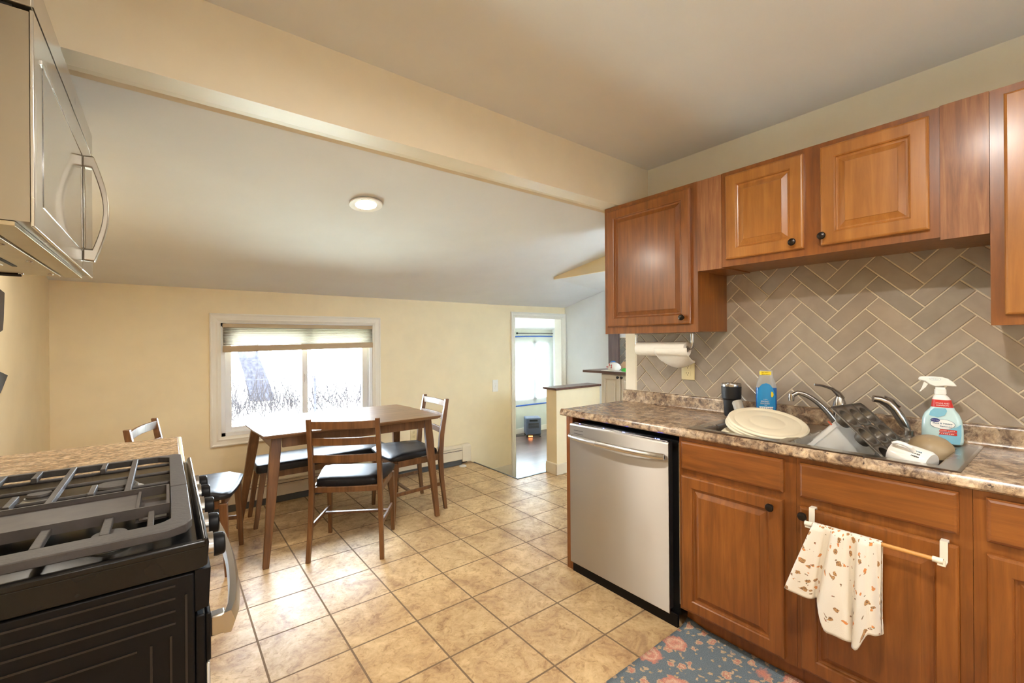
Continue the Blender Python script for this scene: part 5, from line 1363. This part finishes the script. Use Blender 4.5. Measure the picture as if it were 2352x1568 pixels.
# snack packaging
o = MB().loft([[(4.02, 3.36, 1.060), (4.02, 3.30, 1.030), (3.90, 3.30, 1.030), (3.90, 3.36, 1.060)]], cap=False)
o.bm.free()
def bagf(w, d, h, amp, seed):
    rnd = random.Random(seed); ph = [rnd.uniform(0, 6.28) for _ in range(6)]
    def ring(z, s_):
        out = []
        for k in range(24):
            a = 2 * PI * k / 24
            r = s_ * (1 + amp * math.sin(3 * a + ph[0] + z * 40) + amp * 0.7 * math.sin(5 * a + ph[1] - z * 60))
            out.append((w * r * math.copysign(abs(math.cos(a)) ** 0.8, math.cos(a)), d * r * math.copysign(abs(math.sin(a)) ** 0.8, math.sin(a)), z))
        return out
    return [ring(h * z, s_) for z, s_ in ((0, 0.8), (0.15, 1.0), (0.45, 1.02), (0.75, 0.85), (0.95, 0.5), (1.0, 0.15))]
o = MB().loft(bagf(0.075, 0.050, 0.085, 0.07, 3)).build('snack_bag', 'paper', xf=Matrix.Translation((3.86, 3.150, 1.030)) @ Matrix.Rotation(PI / 2, 4, 'Z'), angle=60)
tag(o, 'crumpled white snack bag with red print on the dark wooden worktop', 'bag')
for k, (dy, dz, w_, h_, mt) in enumerate(((0.045, 0.028, 0.030, 0.010, 'red'), (0.018, 0.050, 0.008, 0.035, 'red'), (-0.012, 0.036, 0.007, 0.042, 'red'), (0.004, 0.030, 0.008, 0.030, 'blackprint'))):
    p_ = MB().loft([[(x_, 0.045 * 0 + y_, z_) for y_, z_ in rrect(w_, h_, min(w_, h_) * 0.4, 3)] for x_ in (-0.0500, -0.0530)]).build('red_print' if mt == 'red' else 'black_print', mt, o, xf=Matrix.Translation((3.86, 3.150 + dy, 1.030 + dz + 0.006)), smooth=False)
o = MB().loft(bagf(0.065, 0.03, 0.100, 0.04, 5)).build('chip_bag', simple('kraft_tan', srgb(206, 166, 128), 0.55), xf=Matrix.Translation((3.95, 3.055, 1.024)) @ Matrix.Rotation(PI / 2, 4, 'Z'), angle=60)
tag(o, 'tan paper food wrapper behind the white snack bag', 'wrapper')
o = MB().loft(bagf(0.030, 0.022, 0.028, 0.05, 8)).build('blue_wrapper', simple('blue_plastic', srgb(60, 110, 170), 0.4), xf=Matrix.Translation((3.93, 3.215, 1.100)) @ Matrix.Rotation(PI / 2, 4, 'Z'), angle=60)
tag(o, 'crumpled blue wrapper on top of the snack bags at their left end', 'wrapper')
o.location = (0, 0, 0)
o = MB().loft(bagf(0.040, 0.030, 0.040, 0.05, 9)).build('green_wrapper', simple('green_plastic', srgb(70, 190, 70), 0.4), xf=Matrix.Translation((3.80, 2.955, 1.0225)) @ Matrix.Rotation(PI / 2, 4, 'Z'), angle=60)
tag(o, 'bright green plastic wrapper at the worktop front, right of the snack bag', 'wrapper')
o = MB().loft([[(3.775 + 0.02 * math.sin(k_ * 1.1), y_, z_) for k_, (y_, z_) in enumerate(())]] if False else [[(3.765, 2.93, 1.0225), (3.90, 2.93, 1.0225), (3.90, 3.25, 1.0225), (3.765, 3.25, 1.0225)], [(3.77, 2.94, 1.0265), (3.895, 2.94, 1.0265), (3.895, 3.245, 1.029), (3.77, 3.245, 1.029)]]).build('paper_napkin', 'paper')
tag(o, 'flat cream paper under the snack bag on the dark worktop', 'paper')

# ------------------------------------------------------------------ far room things
t = thing('space_heater', 'dark blue-grey box heater on wheels standing on the far room floor', 'heater')
hb = simple('slate_plastic', srgb(70, 80, 98), 0.4)
put(t, (5.03, 5.90, ZL), math.radians(-30))
MB().box(-0.135, 0.135, -0.12, 0.12, 0.045, 0.335).build('heater_body', hb, t, bevel=0.02, seg=3)
MB().box(-0.07, 0.07, -0.128, -0.119, 0.275, 0.305).build('display', 'black', t, bevel=0.002)
g_ = MB().box(-0.09, 0.09, -0.130, -0.119, 0.16, 0.245).build('front_grille', 'blackmatte', t, bevel=0.003)
mb = MB()
for zz in (0.175, 0.195, 0.215): mb.box(-0.085, 0.085, -0.133, -0.1305, zz, zz + 0.006)
mb.build('grille_bar', hb, g_, smooth=False)
MB().box(-0.09, -0.02, -0.121, -0.115, 0.012, 0.030).build('glow_window', 'glow', t, smooth=False)
MB().box(-0.12, 0.12, -0.11, 0.11, 0.030, 0.0449).build('base', 'blackmatte', t)
for sx2 in (-1, 1):
    for sy2 in (-1, 1):
        MB().lathe([(0, -0.010), (0.022, -0.010), (0.022, 0.010), (0, 0.010)], Matrix.Translation((sx2 * 0.115, sy2 * 0.10, 0.022)) @ Matrix.Rotation(PI / 2, 4, 'Y'), 16).build('wheel', 'blackmatte', t)
o = MB().tube([(4.93, 5.98, ZL + 0.006), (4.80, 6.05, ZL + 0.006), (4.60, 6.08, ZL + 0.006), (4.4, 6.05, ZL + 0.006)], 0.005, 8).build('power_cord', 'blackmatte')
tag(o, 'black power cord on the far room floor, left of the box heater', 'cord')
t = thing('plastic_sheeting', 'clear plastic sheeting taped over the far room window with blue tape', 'plastic sheeting')
def shp(u, v): return (3.0 + 2.79 * u, 6.190 - 0.004 * abs(math.sin(14 * u)) , 1.44 - 1.255 * v - 0.015 * (u) * v + 0.03 * u * v)
MB().grid(shp, 40, 4).build('plastic_sheet', 'plasticsheet', t, angle=180)
def tape(u, v): return (3.0 + 2.79 * u, 6.183, 1.448 + 0.006 * math.sin(9 * u) - 0.022 * v)
MB().grid(tape, 40, 1).build('blue_tape', 'tape', t, solid=0.002)
def tape2(u, v): return (3.0 + 2.79 * u, 6.183, 0.196 + 0.015 * u + 0.004 * math.sin(11 * u) - 0.022 * v)
MB().grid(tape2, 40, 1).build('blue_tape', 'tape', t, solid=0.002)
t = thing('curtain_rod', 'thin black curtain rod above the far room window', 'curtain rod')
MB().tube([(4.915, 6.145, 1.495), (5.76, 6.145, 1.495)], 0.008, 10).build('rod', 'blackmatte', t)
MB().lathe([(0, -0.02), (0.014, -0.015), (0.018, 0), (0.014, 0.015), (0, 0.02)], Matrix.Translation((4.90, 6.145, 1.495)), 14).build('finial', 'blackmatte', t)
for xx in (4.97, 5.70): MB().box(xx - 0.005, xx + 0.005, 6.145, 6.199, 1.488, 1.502).build('bracket', 'blackmatte', t)

# ------------------------------------------------------------------ outdoors
grass = simple('pale_lawn', srgb(208, 212, 196), 0.95, noise=0.12, nscale=3.0)
o = MB().quad((-40, 4.5, -0.75), (60, 4.5, -0.75), (60, 60, -0.2), (-40, 60, -0.2)).build('ground_outside', grass, smooth=False); o['kind'] = 'structure'
o = MB().quad((-40, -2.5, -0.4), (60, -2.5, -0.4), (60, -60, -0.4), (-40, -60, -0.4)).build('ground_outside', grass, smooth=False); o['kind'] = 'structure'
bark = simple('grey_bark', srgb(44, 43, 48), 0.95, noise=0.3, nscale=12, spec=0.0)
twigm = simple('twig_grey', srgb(40, 37, 38), 0.95, spec=0.0)
pale = simple('birch_bark', srgb(226, 224, 218), 0.8, noise=0.08, nscale=8)
def branchy(mb, p, d, r, L, depth, rnd):
    pts = [p]; dd = d.copy(); q = p.copy(); n = 4
    for k in range(n):
        dd = (dd + Vector((rnd.uniform(-.22, .22), rnd.uniform(-.22, .22), rnd.uniform(-.1, .2)))).normalized(); q = q + dd * L / n; pts.append(q.copy())
    mb.tube(pts, [r * (1 - 0.4 * k / n) for k in range(n + 1)], 6)
    if depth > 0:
        for _ in range(3 if depth > 1 else 4):
            k = rnd.randint(2, n); nd = (dd + Vector((rnd.uniform(-.9, .9), rnd.uniform(-.9, .9), rnd.uniform(-.2, .7)))).normalized()
            branchy(mb, pts[k], nd, r * 0.5, L * 0.68, depth - 1, rnd)
def tree(x, y, h, r, mat, label, seed, lean=0.0, depth=4):
    rnd = random.Random(seed); mb = MB()
    branchy(mb, Vector((x, y, -0.75)), Vector((lean, 0.05, 1)).normalized(), r, h, depth, rnd)
    o = mb.build('bare_tree', mat); tag(o, label, 'tree', 'bare trees behind the dining window'); return o
tree(2.65, 17.5, 2.4, 0.42, bark, 'thick grey tree trunk with bare branches outside the left window pane', 11, -0.25)
tree(2.6, 11.5, 2.6, 0.05, pale, 'thin pale leaning sapling outside near the window centre', 5, 0.02, 3)
tree(6.3, 17.2, 2.6, 0.09, bark, 'slender bare tree outside the right window pane', 21, 0.1, 4)
tree(7.3, 20.0, 2.8, 0.16, bark, 'distant bare tree outside at the right edge of the window', 33, 0.0, 4)
rnd = random.Random(4)
mb = MB()
for _ in range(1500):
    x = rnd.uniform(-3.5, 13); y = rnd.uniform(13.5, 16.3)
    p0 = Vector((x, y, -0.75)); p1 = p0 + Vector((rnd.uniform(-.5, .5), rnd.uniform(-.4, .4), rnd.uniform(0.35, 1.35)))
    mb.tube([p0, (p0 + p1) / 2 + Vector((rnd.uniform(-.15, .15), 0, 0)), p1], [0.012, 0.009, 0.004], 4, cap=False)
o = mb.build('brush_twigs', twigm); tag(o, 'tangled bare brush along the yard beyond the dining window', 'brush', kind='stuff')
t = thing('wire_fence', 'low wire fence standing in the brush beyond the dining window', 'fence')
for k in range(6): MB().tube([(-2 + 2.6 * k, 12.9, -0.75), (-2 + 2.6 * k, 12.9, 0.45)], 0.03, 8).build('fence_post', bark, t)
MB().tube([(-2.2, 12.9, 0.43), (13, 12.9, 0.43)], 0.012, 6).build('top_rail', bark, t)
o = MB().tube([(-4, 10.5, 1.45), (2.4, 10.2, 1.75), (8, 10, 2.1)], 0.008, 6).build('overhead_wire', 'whiteplastic')
tag(o, 'thin pale wire crossing the view outside the left window pane', 'wire')
